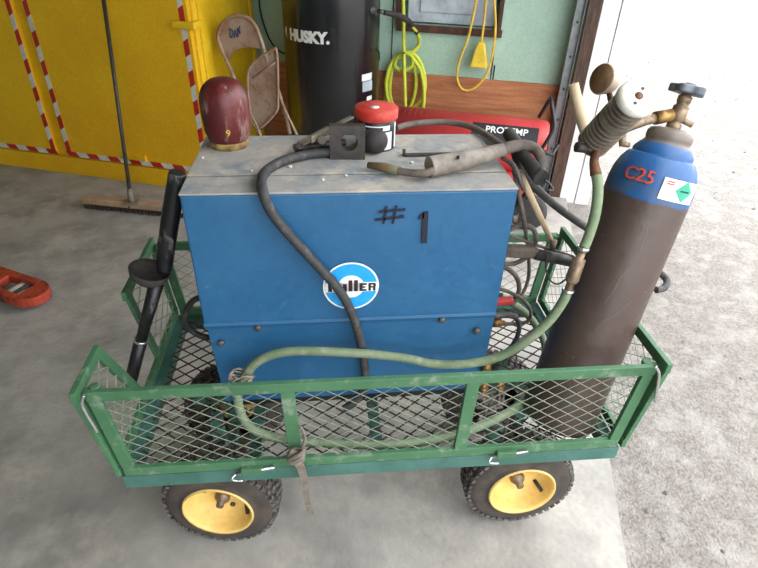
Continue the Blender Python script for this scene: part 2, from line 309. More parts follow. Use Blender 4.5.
# ================================================================ PUSH BROOM
b0, b1 = AZ(84, 201, .04), AZ(185, 211, .04); bd = (b1-b0).normalized(); bn = Vector((0, 0, 1)).cross(bd)
br = thing('push_broom', 'wide wooden push broom with a long dark handle leaning against the yellow cabinet', 'broom', (b0+b1)/2*1)
br.location.z = 0; bpy.context.view_layer.update()
T = basis(Vector((b0.x, b0.y, .035)), bd, bn, Vector((0, 0, 1))); L_ = (b1-b0).length
out = [(0, -.02), (.01, -.032), (L_-.01, -.032), (L_, -.02), (L_, .02), (L_-.01, .032), (.01, .032), (0, .02)]
MB().prism(out, T, .04).build('head', 'broomwood', br, .006)
mb = MB()
for i in range(int(L_/.008)):
    for j in range(5):
        x, y = .012+i*.008, -.024+j*.012
        mb.bar(T @ Vector((x, y, 0)), T @ Vector((x+random.uniform(-.003, .003), y+random.uniform(-.006, .006), -.034)), .003, .003)
tag(mb.build('bristles', 'bristle', br, fix=False), kind='stuff')
h0 = AZ(131, 200, .09); h1 = AV(101, -20, CV-.04)
h1 = h0+(h1-h0)*1.15
h1 = h0+(AV(101, -20, CV-.03)-h0)*1.0
MB().tube([h0, h1], .0115, 12).build('handle', 'darksteel', br)
MB().tube([h0+Vector((0, 0, -.02)), h0+(h1-h0).normalized()*.07], [.02, .016], 12).box(h0+Vector((0, 0, -.012)), (.09, .06, .008)).build('bracket', 'alum', br)
MB().cyl(h0-bn*.033+Vector((0, 0, -.03)), h0-bn*.037+Vector((0, 0, -.03)), .006, 10).build('bolt', 'darksteel', br)
# ================================================================ PALLET JACK FORK
jt = AZ(44, 297, .06); jd = Vector((1, .06, 0)).normalized(); p_a, p_b = AZ(0, 271, .07), AZ(0, 306, .05)
jd = (AZ(40, 286, .05)-AZ(0, 270, .05)); jd.z = 0; jd = (AZ(30, 280, .06)-AZ(0, 270, .06)).normalized(); jn = Vector((0, 0, 1)).cross(jd)
pj = thing('pallet_jack', 'orange red pallet jack fork tip lying low on the concrete at the left', 'pallet jack', (jt.x, jt.y, 0))
T = basis(Vector((jt.x, jt.y, .03))-jn*.0, jd, jn, Vector((0, 0, 1)))
W_ = .085
def forko(ws, x0, xs):
    o = [(xs, -ws), (x0-.10, -ws)]
    for k in range(1, 12): a = -PI/2+PI*k/12; o.append((x0-.10+.10*math.cos(a), ws*math.sin(a)))
    return o+[(x0-.10, ws), (xs, ws)]
mb = MB(); tz = .045
mb.prism(forko(W_, 0, -.105), T, tz)
mb.prism([(-1.15, -W_), (-.105, -W_), (-.105, -.045), (-1.15, -.045)], T, tz); mb.prism([(-1.15, .045), (-.105, .045), (-.105, W_), (-1.15, W_)], T, tz); mb.prism([(-1.15, -.045), (-.28, -.045), (-.28, .045), (-1.15, .045)], T, tz)
mb.build('fork', 'jackred', pj, .008)
MB().cyl(T @ Vector((-.19, -.044, .0)), T @ Vector((-.19, .044, .0)), .03, 24).build('roller', 'alumend', pj)
MB().bar(T @ Vector((-.15, -.044, .03)), T @ Vector((-.15, .044, .03)), .02, .008).build('cross_pin', 'steel', pj)
# ================================================================ FOLDING CHAIR
FV = 2.52
def F(px, py, dv=0): return AV(px, py, FV+dv)
fc = thing('folding_chair', 'rusty beige metal folding chair leaning folded against the yellow cabinet side', 'chair', F(262, 150)*1)
bk = [(219, 44), (218, 34), (222, 25), (229, 18), (238, 16), (248, 19), (255, 27), (260, 38), (262, 50), (252, 48), (240, 49), (232, 53), (229, 60), (226, 50), (221, 48)]
bp = [F(a, b) for a, b in bk]
mb = MB(); mb.poly([F(a, b) for a, b in [(221, 47), (219, 38), (221, 28), (228, 20), (238, 17), (248, 20), (255, 28), (259, 38), (261, 49), (250, 47.5), (240, 48.5), (233, 52), (229, 60), (224, 54)]], .012, GV); mb.build('backrest', 'chair', fc, .004)
mb = MB(); mb.tube(spline([F(258, 132, .02), F(246, 108), F(233, 75), F(222, 50), F(218, 36), F(222, 24), F(230, 17.5), F(239, 15.5), F(249, 18.5), F(256, 27), F(261, 40), F(266, 56), F(275, 80, .05), F(284, 110, .05), F(290, 134, .05)], 6), .0115, 10); mb.build('frame', 'chair', fc)
seat = [(251, 66), (257, 60), (272, 50), (277, 54), (278, 100), (276, 112), (262, 127), (257, 128), (251, 118), (248, 90), (248, 74)]
mb = MB(); mb.poly([F(a, b, .0) for a, b in seat], .018, GV); mb.build('seat', 'chair', fc, .006)
mb = MB(); sp_ = [F(a, b, -.008) for a, b in seat]
mb.tube(spline(sp_, 4, True), .008, 8, True); mb.tube([F(253, 78, -.008), F(276, 62, -.008)], .005, 8); mb.build('seat_rim', 'chair', fc)
mb = MB(); mb.tube([F(277, 92, .06), F(286, 112, .03), F(297, 135, .0)], .008, 8); mb.build('leg', 'chair', fc)
mb = MB(); mb.tube([F(250, 112, -.01), F(258, 128, -.01), F(266, 150, -.01)], .008, 8); mb.build('leg', 'chair', fc)
mb = MB()
for st in ([(229, 28), (232, 30), (233, 34), (231, 38)], [(230, 29), (230, 37)], [(234, 38), (235, 30), (237, 37)], [(235.5, 34), (236.5, 34)], [(238, 37), (237.5, 28), (240, 34), (239.5, 26)]):
    mb.tube([F(a, b, -.004) for a, b in st], .003, 6)
mb.build('handwriting', 'markerblue', fc)
# ================================================================ COMPRESSOR TANK
tcu, tcv, trd = -.405, 2.86, .295
ct = thing('air_compressor', 'tall black upright air compressor tank against the green wall', 'air compressor', G(tcu, tcv, 0))
TT = Matrix.Translation(G(tcu, tcv, 0)) @ GM.to_4x4()
prof = [(.02, .1), (.12, .11), (.2, .15), (trd, .24), (trd, 1.5)]+[(trd*math.cos(a), 1.5+.12*math.sin(a)) for a in [k*PI/2/8 for k in range(1, 8)]]+[(.01, 1.62)]
MB().lathe(prof, TT, 64).build('tank', 'blackpaint', ct)
MB().lathe([(trd-.01, .02), (trd+.004, .02), (trd+.004, .2), (trd-.01, .2)], TT, 48).build('base_ring', 'blacksatin', ct)
def tankface(px, py):               # point on the tank skin
    d = (fwd+cr*((px-379)/FOC)+cu*((284-py)/FOC)); o2 = CAM-G(tcu, tcv, 0); a = d.x**2+d.y**2; b = 2*(d.x*o2.x+d.y*o2.y); c_ = o2.x**2+o2.y**2-trd**2
    disc = max(b*b-4*a*c_, 0); return CAM+d*((-b-math.sqrt(disc))/(2*a))
def ontank(px, py, extra=.0):
    p = tankface(px, py); nrm = Vector((p.x, p.y, 0))-G(tcu, tcv, 0); nrm.z = 0; nrm.normalize(); x = Vector((0, 0, 1)).cross(nrm)
    return basis(p+nrm*extra, x, Vector((0, 0, 1)), nrm)
textmb('HUSKY.', .082, ontank(306.5, 37.5, .001), .005, trd).build('lettering', 'paintwhite', ct)
T = ontank(286.5, 31, .001); mb = MB()
mb.prism([(-.018, 0), (0, .03), (.012, .008), (.004, .004), (.01, -.03), (-.008, -.012)], T, .001); mb.build('emblem', 'paintwhite', ct)
for (px, py, hh, ww, m) in ((367, 77, .04, .09, 'labelwhite'), (367.5, 86, .06, .09, 'grey'), (369, 98, .026, .05, 'labelwhite')):
    T = ontank(px, py, .001); mb = MB(); k = 6
    mb.add([T @ Vector((trd*math.sin((-.5+i/k)*ww/trd), s*hh/2, trd*math.cos((-.5+i/k)*ww/trd)-trd+.001)) for i in range(k+1) for s in (-1, 1)], [(2*i, 2*i+2, 2*i+3, 2*i+1) for i in range(k)], True); mb.build('sticker', m, ct, fix=False)
pf = tankface(371, 10); fo = AV(378, 11, tcv-.10)
MB().tube([G(tcu, tcv, pf.z), fo], .022, 14).tube([fo, fo+(AV(384, 12, tcv-.1)-fo)], .012, 12).build('outlet_fitting', 'steel', ct)
MB().tube(spline([tankface(370, 50), AV(378, 50, tcv), AV(379, 60, tcv+.1)], 5), .006, 8).build('pipe', 'blacksatin', ct)
mb = MB().tube(spline([tankface(373, 85)*1, AV(366, 86, tcv-.3), tankface(366, 100)], 4), .0035, 6)
# ================================================================ AIR HOSE
hv = 3.14
ah = thing('air_hose', 'bright yellow green air hose hanging in coils on the wall', 'hose', AV(404, 80, hv)*1)
H = lambda a, b, d=0: AV(a, b, hv+d)
path = [AV(384, 12.5, tcv-.1), AV(396, 15, tcv-.05), AV(408, 21, tcv+.08), AV(417, 33, tcv+.18), H(419, 43), H(414, 51), H(404, 55), H(394, 62), H(388, 78), H(385, 95), H(385, 112, -.02), H(392, 120, -.02), H(403, 118, -.02), H(413, 100), H(416, 80), H(412, 60), H(404, 53, -.02), H(397, 58, -.03), H(395, 66, -.03), H(402, 70.5, -.03), H(411, 67, -.03), H(413, 59, -.03), H(406, 53, -.03), H(396, 58, .0), H(391, 75, .0), H(390, 95), H(396, 110), H(407, 112), H(419, 103), H(425, 88), H(422, 66), H(412, 53), H(400, 54), H(390, 66, -.03), H(386, 85, -.03), H(390, 105, -.03), H(402, 120, -.03), H(418, 116, -.03), H(424, 100, -.03), H(421, 72, -.03), H(410, 55, -.03)]
MB().tube(spline(path[2:], 7), .0125, 10).build('hose', 'airhose', ah)
MB().tube(spline(path[:4], 7), [.013, .019, .014], 12).build('strain_relief', 'rubber', ah)
MB().tube(spline([H(403, -12, -.06), H(403.5, 20, -.06), H(404, 60, -.06), H(405.5, 112, -.05)], 5), .012, 10).build('hose', 'airhose', ah)
MB().tube([H(404, 53, .045), H(404, 53, -.08)], .008, 8).build('wall_hook', 'darksteel', ah)
mb = MB(); ec = thing('extension_cord', 'yellow extension cord with a yellow socket end hanging over the grey panel', 'extension cord', H(475, 60)*1)
E_ = lambda a, b: AV(a, b, 3.12)
MB().tube(spline([E_(478, -10), E_(474, 12), E_(468, 38), E_(459, 62), E_(457, 78), E_(461, 88), E_(468, 90.5), E_(477, 86), E_(487, 73), E_(493, 52), E_(495.5, 25), E_(493.5, -10)], 7), .0085, 8).build('cord', 'cordyel', ec)
MB().tube(spline([E_(487, -10), E_(484, 22), E_(481, 44)], 5), .008, 8).build('cord', 'cordyel', ec)
q = uvz(E_(480, 55)); MB().add([G(q[0]+a*wd, 3.12+b*.03, q[2]+z) for z, wd in ((-.075, .05), (-.06, .055), (.055, .028), (.08, .016)) for a, b in ((-1, -1), (1, -1), (1, 1), (-1, 1))], [(4*i+k, 4*i+(k+1) % 4, 4*i+4+(k+1) % 4, 4*i+4+k) for i in range(3) for k in range(4)]+[(0, 3, 2, 1), (12, 13, 14, 15)]).build('socket', 'plugyel', ec, .008)
# loose dark cord on the wall by the chair
tag(MB().tube(spline([AV(258, -8, 3.16), AV(262, 18, 3.16), AV(270, 40, 3.16), AV(281, 52, 3.16), AV(296, 56, 3.16)], 6), .006, 6).build('wall_cord', 'blacksatin'), 'thin black cord hanging down the wall behind the folding chair', 'cord')
# ================================================================ TORPEDO HEATER
HV, HR = 2.8, .165
ha, hb = uvz(AV(392, 104, HV)), uvz(AV(551, 128, HV)); hz = (ha[2]+hb[2])/2-HR+.012
th = thing('torpedo_heater', 'red portable torpedo heater with a black handle beside the door jamb', 'heater', G((ha[0]+hb[0])/2, HV, 0))
u0h, u1h = ha[0]-.15, hb[0]-.01
TH = basis(G(u0h, HV, hz), -Vector((0, 0, 1)), GV, GU); Lh = u1h-u0h
pr = [(HR-.02, 0), (HR, .0), (HR, Lh-.1)]+[(HR-.005, Lh-.02), (HR-.02, Lh), (HR-.05, Lh), (HR-.05, Lh-.05)]
MB().lathe(pr, TH, 48).build('barrel', 'red', th)
mb = MB()
for k in range(9):
    for a in range(8):
        an = math.radians(-35+a*8); x = .2+k*.035
        mb.bar(TH @ Vector((-(HR+.001)*math.cos(an), (HR+.001)*-math.sin(an), x)), TH @ Vector((-(HR+.001)*math.cos(an+.11), (HR+.001)*-math.sin(an+.11), x+.012)), .004, .003)
tag(mb.build('louvres', 'red', th, fix=False), kind='stuff')
MB().lathe([(.03, Lh-.04), (HR-.055, Lh-.06), (HR-.055, Lh-.05)], TH, 32).build('nose_cone', 'darksteel', th)
MB().gbox(u0h+.1, u1h-.08, HV-.16, HV+.16, .06, hz-HR+.03).build('fuel_tank', 'red', th, .03)
def hskin(px, py):
    p0 = G(0, HV, hz); best = AV(px, py, HV-HR)
    for _ in range(8):
        dz = uvz(best)[2]-hz; dz = max(-HR*.98, min(HR*.98, dz)); best = AV(px, py, HV-math.sqrt(HR*HR-dz*dz))
    return best
def hring(pxa, pxb, pya, pyb, m, nm, ex=.0015):
    A = uvz(hskin(pxa, pya)); B = uvz(hskin(pxb, pyb)); mb = MB(); k = 8
    a0 = math.asin(max(-1, min(1, (A[2]-hz)/HR))); a1 = math.asin(max(-1, min(1, (B[2]-hz)/HR)))
    mb.add([G(u, HV-(HR+ex)*math.cos(a0+(a1-a0)*i/k), hz+(HR+ex)*math.sin(a0+(a1-a0)*i/k)) for i in range(k+1) for u in (A[0], B[0])], [(2*i, 2*i+1, 2*i+3, 2*i+2) for i in range(k)], True)
    return mb.build(nm, m, th, fix=False), A, B, a0, a1
_, A, B, a0, a1 = hring(473, 536, 122, 150, 'labelblack', 'label')
am = a0+(a1-a0)*.32
def htext(s, u, an, size, m, bold=.001):
    nrm = G(0, -math.cos(an), math.sin(an)); return textmb(s, size, basis(G(u, HV-(HR+.003)*math.cos(an), hz+(HR+.003)*math.sin(an)), GU, GU.cross(nrm)*-1, nrm), bold, None)
htext('PROTEMP', (A[0]+B[0])/2+.01, am, .058, None).build('lettering', 'paintwhite', th)
htext('75,000', (A[0]+B[0])/2+.08, a0+(a1-a0)*.75, .036, None).build('lettering', 'paintwhite', th)
hring(529, 548, 119.5, 122, 'labelwhite', 'label')
for s in (-1, 1):
    MB().tube(spline([AV(539, 117, HV+.03) if s > 0 else AV(540, 152, HV-.17), AV(549, 101, HV-.02) if s > 0 else AV(553, 130, HV-.18), AV(551, 99, HV-.05) if s > 0 else AV(554, 121, HV-.15), AV(553, 112, HV-.1) if s > 0 else AV(551, 100, HV-.08)], 4), .011, 8).build('handle', 'blacksatin', th)
MB().tube([AV(540, 150, HV-.18), AV(552, 155, HV-.15), AV(558, 145, HV-.1)], .011, 8).build('handle', 'blacksatin', th)
wq = uvz(AZ(528, 212, .11))
for vv in (wq[1], HV+.2):
    MB().lathe([(.03, -.03), (.09, -.03), (.11, -.015), (.11, .015), (.09, .03), (.03, .03)], basis(G(wq[0], vv, .11), GU, Vector((0, 0, 1)), GV), 28).build('wheel', 'rubber', th)
MB().cyl(G(wq[0], wq[1], .11), G(wq[0], HV+.2, .11), .012, 10).build('axle', 'blacksatin', th)
MB().bar(G(u0h+.15, HV, .0), G(u0h+.15, HV, .08), .03, .3, GU).build('rear_foot', 'blacksatin', th)
# ================================================================ GARDEN CART
Lc, Wc, ZB, ZT, ee = 1.2236, .634, .4521, .7231, .0349
cart = thing('garden_cart', 'green steel mesh wagon with cream wheels carrying the blue welder', 'cart', (Lc/2, Wc/2, 0))
z0, z1 = .405, .447
mb = MB()
for y in (.015, Wc-.015): mb.box((Lc/2, y, (z0+z1)/2), (Lc, .03, z1-z0))
for x in (.015, Lc-.015): mb.box((x, Wc/2, (z0+z1)/2), (.03, Wc-.06, z1-z0))
for x in (.3, .61, .92): mb.box((x, Wc/2, z0+.012), (.03, Wc-.06, .02))
tray = mb.build('bed_frame', 'cartteal', cart, .002)
def diamond(mb, P, w_, h, cw, ch, th, dp, nrm):          # P(a,b): plane map; lines clipped to w x h
    sl = ch/cw; n = int((w_+h/sl)/cw)+2
    for s in (1, -1):
        for k in range(-int(h/sl/cw)-2, n):
            c0 = k*cw if s > 0 else k*cw
            # line y = s*sl*(x-c0) (+0)
            pts = []
            for x in (0, w_):
                y = s*sl*(x-c0)
                if 0 <= y <= h: pts.append((x, y))
            for y in (0, h):
                x = c0+y/(s*sl)
                if 0 < x < w_: pts.append((x, y))
            if s < 0 and not pts: continue
            pts = sorted(set((round(a, 5), round(b, 5)) for a, b in pts))
            if len(pts) >= 2 and (pts[-1][0]-pts[0][0]) > .003:
                mb.bar(P(*pts[0]), P(*pts[-1]), dp, th, nrm)
    if True:
        pass
def diamond2(mb, P, w_, h, cw, ch, th, dp, nrm):
    sl = ch/cw
    for s in (1, -1):
        k0 = -int(h/ch)-2; k1 = int((w_*sl+h)/ch)+2
        for k in range(k0, k1):
            b = k*ch                                     # s=1: y=sl*x+b-.. ; s=-1: y=-sl*x+b
            f = (lambda x: sl*x+b-w_*sl) if s > 0 else (lambda x: -sl*x+b)
            g_ = (lambda y: (y-b+w_*sl)/sl) if s > 0 else (lambda y: (b-y)/sl)
            pts = [(x, f(x)) for x in (0, w_) if -1e-9 <= f(x) <= h+1e-9]+[(g_(y), y) for y in (0, h) if 0 < g_(y) < w_]
            pts = sorted(set((round(a, 5), round(c, 5)) for a, c in pts))
            if len(pts) >= 2 and pts[-1][0]-pts[0][0] > .004: mb.bar(P(*pts[0]), P(*pts[-1]), dp, th, nrm)
mb = MB(); diamond2(mb, lambda a, b: Vector((.03+a, .03+b, z1+.002)), Lc-.06, Wc-.06, .056, .044, .0032, .003, Vector((0, 0, 1)))
mb.build('bed_mesh', 'rustmesh', cart, fix=False)
def wall_panel(A, B, C_, D, inner, nm, posts=(), notch=None):
    """A,B bottom corners, C_,D top corners (above B, A); inner = inward normal"""
    P = lambda s, t: A.lerp(B, s).lerp(D.lerp(C_, s), t)
    H_ = (D-A).length; Lw = (B-A).length; ft = .013; fw = .027
    off = inner*0
    mb = MB(); upn = inner
    def memb(p, q_, wdt=fw): mb.bar(p, q_, wdt, ft, inner)
    hb = fw/2/H_
    sb = fw/2/Lw
    if not notch:
        memb(P(0, 1-hb), P(1, 1-hb)); mb.bar(P(0, 1)-Vector((0, 0, .002))+inner*.01, P(1, 1)-Vector((0, 0, .002))+inner*.01, .004, .024, inner) if False else None
        mb.bar(P(sb, 2*hb), P(sb, 1-2*hb), fw, ft-.001, inner)
    memb(P(0, hb), P(1, hb)); mb.bar(P(1-sb, 2*hb), P(1-sb, 1-2*hb), fw, ft-.001, inner)
    if notch:
        (n0, n0b), (n1, n1b) = notch
        mb.bar(P(sb, 2*hb), P(sb, 1-2*hb), fw, ft-.001, inner); memb(P(0, 1-hb), P(n0, 1-hb)); mb.bar(P(n0-.02, 1-hb*.4), P(n0b-.02, hb), fw, ft-.002, inner); memb(P(n1, 1-hb), P(1, 1-hb)); mb.bar(P(n1+.03, 1-hb*.4), P(n1b+.03, hb), fw, ft-.002, inner)
    for s in posts: mb.bar(P(s, 2*hb), P(s, 1-2*hb), .03, ft-.002, inner)
    pnl = mb.build(nm, 'cartgreen', cart, .0015)
    sm = MB(); nn = (0 if not notch else 0)
    if notch:
        for s0, s1, t0, t1 in ((sb, notch[0][0], sb, notch[0][1]), (notch[1][0]+.02, 1-sb, notch[1][1]+.02, 1-sb)):
            diamond2(sm, lambda a, b, s0=s0, s1=s1, t0=t0, t1=t1: P(t0+(s0-t0)*b+((t1-t0)+((s1-s0)-(t1-t0))*b)*a, hb+b*(1-2*hb))+inner*.003, 1, 1, .35, .17, .0025, .0025, inner)
    else:
        diamond2(sm, lambda a, b: P(a/Lw, b/H_)+inner*.003, Lw, H_-fw*.5, .049, .033, .0013, .0015, inner)
    sm.build('mesh_screen', 'screen', pnl, fix=False)
    return pnl
V3 = Vector
px1, px2 = AY(292, 425, 0).x/Lc, AY(466, 420, 0).x/Lc
g_ = .014
front = wall_panel(V3((.012, .004, ZB)), V3((Lc-.012, .004, ZB)), V3((Lc+ee-.02, .004, ZT)), V3((-ee+.02, .004, ZT)), V3((0, 1, 0)), 'side_panel', ((px1*Lc-.0)/Lc, px2))
back = wall_panel(V3((.012, Wc-.004, ZB)), V3((Lc-.012, Wc-.004, ZB)), V3((Lc+ee-.02, Wc-.004, ZT)), V3((-ee+.02, Wc-.004, ZT)), V3((0, -1, 0)), 'side_panel', (.3, .7))
left = wall_panel(V3((-.002, -.004, ZB)), V3((-.002, Wc+.004, ZB)), V3((-ee+.006, Wc+.004, ZT+.014)), V3((-ee+.006, -.02, ZT+.014)), V3((1, 0, 0)), 'end_panel', (), ((.24, .40), (.55, .60)))
rightp = wall_panel(V3((Lc+.004, -.004, ZB)), V3((Lc+.004, Wc+.004, ZB)), V3((Lc+ee-.006, Wc+.004, ZT+.02)), V3((Lc+ee-.006, -.02, ZT+.02)), V3((-1, 0, 0)), 'end_panel', ())
# corner sockets, hooks and lock pins
for x, s, y, zz in ((-ee+.03, 1, .0, ZT), (Lc+ee-.03, -1, .0, ZT), (-ee+.03, 1, Wc, ZT), (Lc+ee-.03, -1, Wc, ZT)):
    sy = 1 if y < .3 else -1
    MB().lathe([(.007, -.005), (.0105, -.005), (.0105, .005), (.007, .005)], basis(V3((x+.008*s, y+.018*sy, zz-.004)), V3((1, 0, 0)), V3((0, 1, 0)), V3((0, 0, 1))), 16).bar(V3((x-.02*s, y+.010*sy, zz-.006)), V3((x+.008*s, y+.018*sy, zz-.006)), .010, .005).build('corner_socket', 'cartgreen', cart)
for pts in ([(84, 395), (82, 404), (87, 415), (95, 428), (97, 432)], [(655, 366), (659, 373), (658, 384), (656, 396), (655, 402)]):
    MB().tube(spline([AY(a, b, -.022) for a, b in pts], 5), .0035, 8).build('hook', 'chrome', cart)
for (a, b, c_, d) in ((236, 474, 262, 468), (492, 457, 516, 452)):
    p, q = AY(a, b, -.01), AY(c_, d, -.01)
    MB().tube([p-V3((.0, 0, 0)), q+V3((.03, 0, 0))], .004, 8).tube(spline([p, p+V3((-.008, -.008, -.003)), p+V3((-.005, -.010, -.010)), p+V3((.016, -.010, -.013))], 4), .003, 8).build('lock_pin', 'chrome', cart)
    MB().box((p+q)/2+V3((.006, .002, 0)), (.05, .014, .02)).build('pin_bracket', 'cartgreen', cart, .003)
# wheels
WR, WW = .1651, .11
def wheel(x, ys, side, yaw=0):
    T = basis(V3((x, ys, WR)), V3((1, 0, 0)) if side < 0 else V3((-1, 0, 0)), V3((0, 0, 1)), V3((0, 1, 0)) if side > 0 else V3((0, -1, 0)))
    T = basis(V3((x, ys, WR)), V3((1, 0, 0)), V3((0, 0, side*1.0)), V3((0, -side, 0))) @ Matrix.Identity(4)
    T = Matrix.Translation(T.translation) @ Matrix.Rotation(yaw, 4, 'Z') @ Matrix.Translation(-T.translation) @ T
    R_ = WR-.005; w_ = WW
    pr = [(.096, -.008), (.104, .004), (.118, .002), (.14, .004), (.153, .012), (R_-.003, .026), (R_, .04), (R_, w_-.04), (R_-.003, w_-.026), (.153, w_-.012), (.14, w_-.004), (.104, w_-.004), (.096, w_)]
    mb = MB().lathe([(r, -z) for r, z in pr], T, 64, caps=False)
    for k in range(44):                                   # tread blocks
        a = 2*PI*k/44
        for j, (za, zb) in enumerate(((.008, .022), (.028, .046), (.05, .064), (.068, .084), (.09, .103))):
            aa = a+(j % 2)*PI/44; rr_ = R_+(.000 if j in (1, 2, 3) else -.006)
            cth, sth = math.cos(aa), math.sin(aa); Q = T @ basis(V3((rr_*cth, rr_*sth, -(za+zb)/2)), V3((cth, sth, 0)), V3((-sth, cth, 0)), V3((0, 0, 1)))
            mb.box((0, 0, 0), (.010, .0145, zb-za), Q, 1)
    wl_ = mb.build('wheel', ['tire', 'tread'], cart)
    MB().lathe([(.100, .003), (.0985, .008), (.094, .007), (.091, .001), (.089, -.01), (.085, -.032), (.074, -.052), (.056, -.060), (.034, -.060), (.028, -.052), (.0, -.052)], T, 48, caps=False).build('rim', 'rim', wl_)
    MB().lathe([(.022, -.056), (.022, -.04), (.018, -.034), (.011, -.034), (.011, -.014), (.0, -.013)], T, 20).build('hub', 'bronze', wl_)
    for k in range(3):
        a = .9+2*PI*k/3; Q = T @ Matrix.Translation(V3((.055*math.cos(a), .055*math.sin(a), -.060))); MB().lathe([(.008, 0), (.008, .006), (.0, .007)], Q, 6).build('lug_bolt', 'steel', wl_)
    Q0, Q1 = T @ V3((.062, -.03, -.055)), T @ V3((.074, -.036, -.02)); MB().tube([Q0, Q1], .006, 8).build('valve_stem', 'rubber', wl_)
for x in (.172, 1.044):
    wheel(x, .0885, 1, -.12 if x < .5 else 0); wheel(x, Wc-.0885, -1)
mb = MB()
for x in (.178, 1.044): mb.box((x, Wc/2, WR), (.03, Wc-.30, .03)); mb.bar(V3((x, .22, WR)), V3((x, .22, z0)), .03, .03); mb.bar(V3((x, Wc-.22, WR)), V3((x, Wc-.22, z0)), .03, .03)
mb.box((Lc/2, Wc/2, z0-.02), (Lc-.2, .04, .03)); mb.build('chassis', 'cartteal', cart)
# pull handle
hy = .30
ph = MB(); q = lambda a, b, y=hy: AY(a, b, y)
ph.tube([q(129, 388), q(141, 340)], .017, 14); ph.tube([q(141, 340), q(157, 282)], [.014, .018], 14); hp = ph.build('pull_handle', 'handleblk', cart)
MB().tube(spline([q(164, 270), q(166, 250), q(171, 215), q(177, 178), q(178, 172)], 6), [.019, .0205, .021, .020, .016], 16).build('grip', 'handleblk', hp)
# shallow bowl-shaped shield under the grip
cc = q(149.5, 272); ax = (q(178, 172)-q(157, 282)).normalized(); xx, yy, _ = frame_for(ax)
T = basis(cc, xx, yy, ax); MB().lathe([(.014, -.034), (.028, -.028), (.044, -.012), (.049, .006), (.046, .008), (.038, -.006), (.018, -.018), (.0, -.018)], T, 28).build('handle_shield', 'rubber', hp)
MB().lathe([(.0178, -.004), (.0182, 0), (.0178, .004)], basis(q(141, 340), xx, yy, ax), 16).build('collar', 'chrome', hp)
# ================================================================ WELDING MACHINE
MX, MY, MWd, MD, MZ0, MZ = .1966, .205, .721, .358, .450, 1.0703
mr = Matrix.Rotation(.0065, 4, 'Z'); MT = Matrix.Translation(V3((MX, MY, 0))) @ mr
wm = thing('welding_machine', 'large boxy blue welding machine with a dusty top standing in the cart', 'welder', (MX+MWd/2, MY+MD/2, MZ0))
li = .016
mb = MB(); mb.add([(li, 0.004, MZ0+.016), (MWd-li*.4, .004, MZ0+.016), (MWd-li*.4, MD, MZ0+.016), (li, MD, MZ0+.016), (.004, 0.004, .72), (MWd, 0.004, .72), (MWd, MD, .72), (.004, MD, .72)], [(0, 1, 5, 4), (1, 2, 6, 5), (2, 3, 7, 6), (3, 0, 4, 7), (0, 3, 2, 1), (4, 5, 6, 7)], False, 0, MT)
mb.build('lower_panel', 'machblue', wm, .003)
MB().box((MWd/2, MD/2, (.715+MZ-.004)/2), (MWd, MD, MZ-.004-.715), MT).build('cover', 'machblue', wm, .004)
MB().add([(0, -.001, .735), (MWd, -.001, .735), (MWd, -.0035, .727), (0, -.0035, .727), (0, .002, .716), (MWd, .002, .716)], [(0, 1, 2, 3), (3, 2, 5, 4), (0, 3, 4), (1, 5, 2), (0, 4, 5, 1)], False, 0, MT).build('fold_lip', 'machblue', wm)
MB().box((MWd/2, .0445, MZ-.0015), (MWd+.002, .089, .005), MT).box((MWd/2, .097+(MD-.097)/2, MZ-.001), (MWd+.002, MD-.097, .005), MT).build('top_cover', 'machtop', wm, .0015)
MB().box((MWd/2, .093, MZ-.0035), (MWd+.001, .012, .002), MT).build('lid_seam', 'blacksatin', wm)
MB().box((MWd/2+.01, MD/2, MZ0+.008), (MWd-.04, MD-.01, .016), MT).build('base_skid', 'blacksatin', wm)
MB().box((MWd+.004, MD/2, (.74+MZ)/2), (.008, MD-.04, MZ-.78), MT).build('front_panel', 'blacksatin', wm, .002)
for a, b in ((221, 343), (258, 328), (442, 320), (477, 331)):
    p = AY(a, b, MY); MB().lathe([(.009, -.002), (.009, .003), (.005, .006), (0, .006)], basis(p, V3((1, 0, 0)), V3((0, 0, 1)), V3((0, -1, 0))), 10).build('bolt', 'steel', wm)
FX = MT.to_3x3() @ V3((1, 0, 0)); FN = MT.to_3x3() @ V3((0, -1, 0)); UPV = V3((0, 0, 1))
def face(a, b, ex=.0005): p = AY(a, b, MY); return basis(p+FN*(ex+.0), FX, UPV, FN)
# badge
T = face(351, 286, .001); R_ = .062
def disc(r, z, n=48): return [(r*math.cos(2*PI*k/n), r*math.sin(2*PI*k/n)) for k in range(n)]
mb = MB(); mb.prism(disc(R_+.004, 0), T, .001, 0)
mb.prism(disc(R_, 0), T @ Matrix.Translation(V3((0, 0, .001))), .0004, 1)
mb.prism(disc(R_*.50, 0), T @ Matrix.Translation(V3((0, 0, .0014))), .0004, 0)
hh = .016; xa = math.sqrt(R_*R_-hh*hh)
mb.prism([(-xa, -hh*.9), (xa, -hh*.9), (R_, 0), (xa, hh*.7), (-xa, hh*.7), (-R_, 0)], T @ Matrix.Translation(V3((0, 0, .0014))), .0004, 0)
bd_ = mb.build('badge', ['badgewhite', 'cyan'], wm); bd_['label'] = 'round cyan and white maker badge'
T2 = T @ Matrix.Translation(V3((0, 0, .002)))
lt = MB()
def rect(x0, y0, x1, y1): lt.prism([(x0, y0), (x1, y0), (x1, y1), (x0, y1)], T2, .0005)
s = .0105
rect(-.054, -.013, -.045, .009); rect(-.041, -.013, -.034, .009); rect(-.030, -.013, -.023, .009); rect(-.054, .003, -.023, .009)     # m
rect(-.019, -.013, -.010, .008)                                                                                          # i
rect(-.006, -.013, .003, .018); rect(.007, -.013, .016, .018)                                                         # l l
rect(.020, -.013, .027, .009); rect(.027, .004, .037, .009); rect(.027, -.004, .034, .0); rect(.027, -.013, .037, -.008)  # E
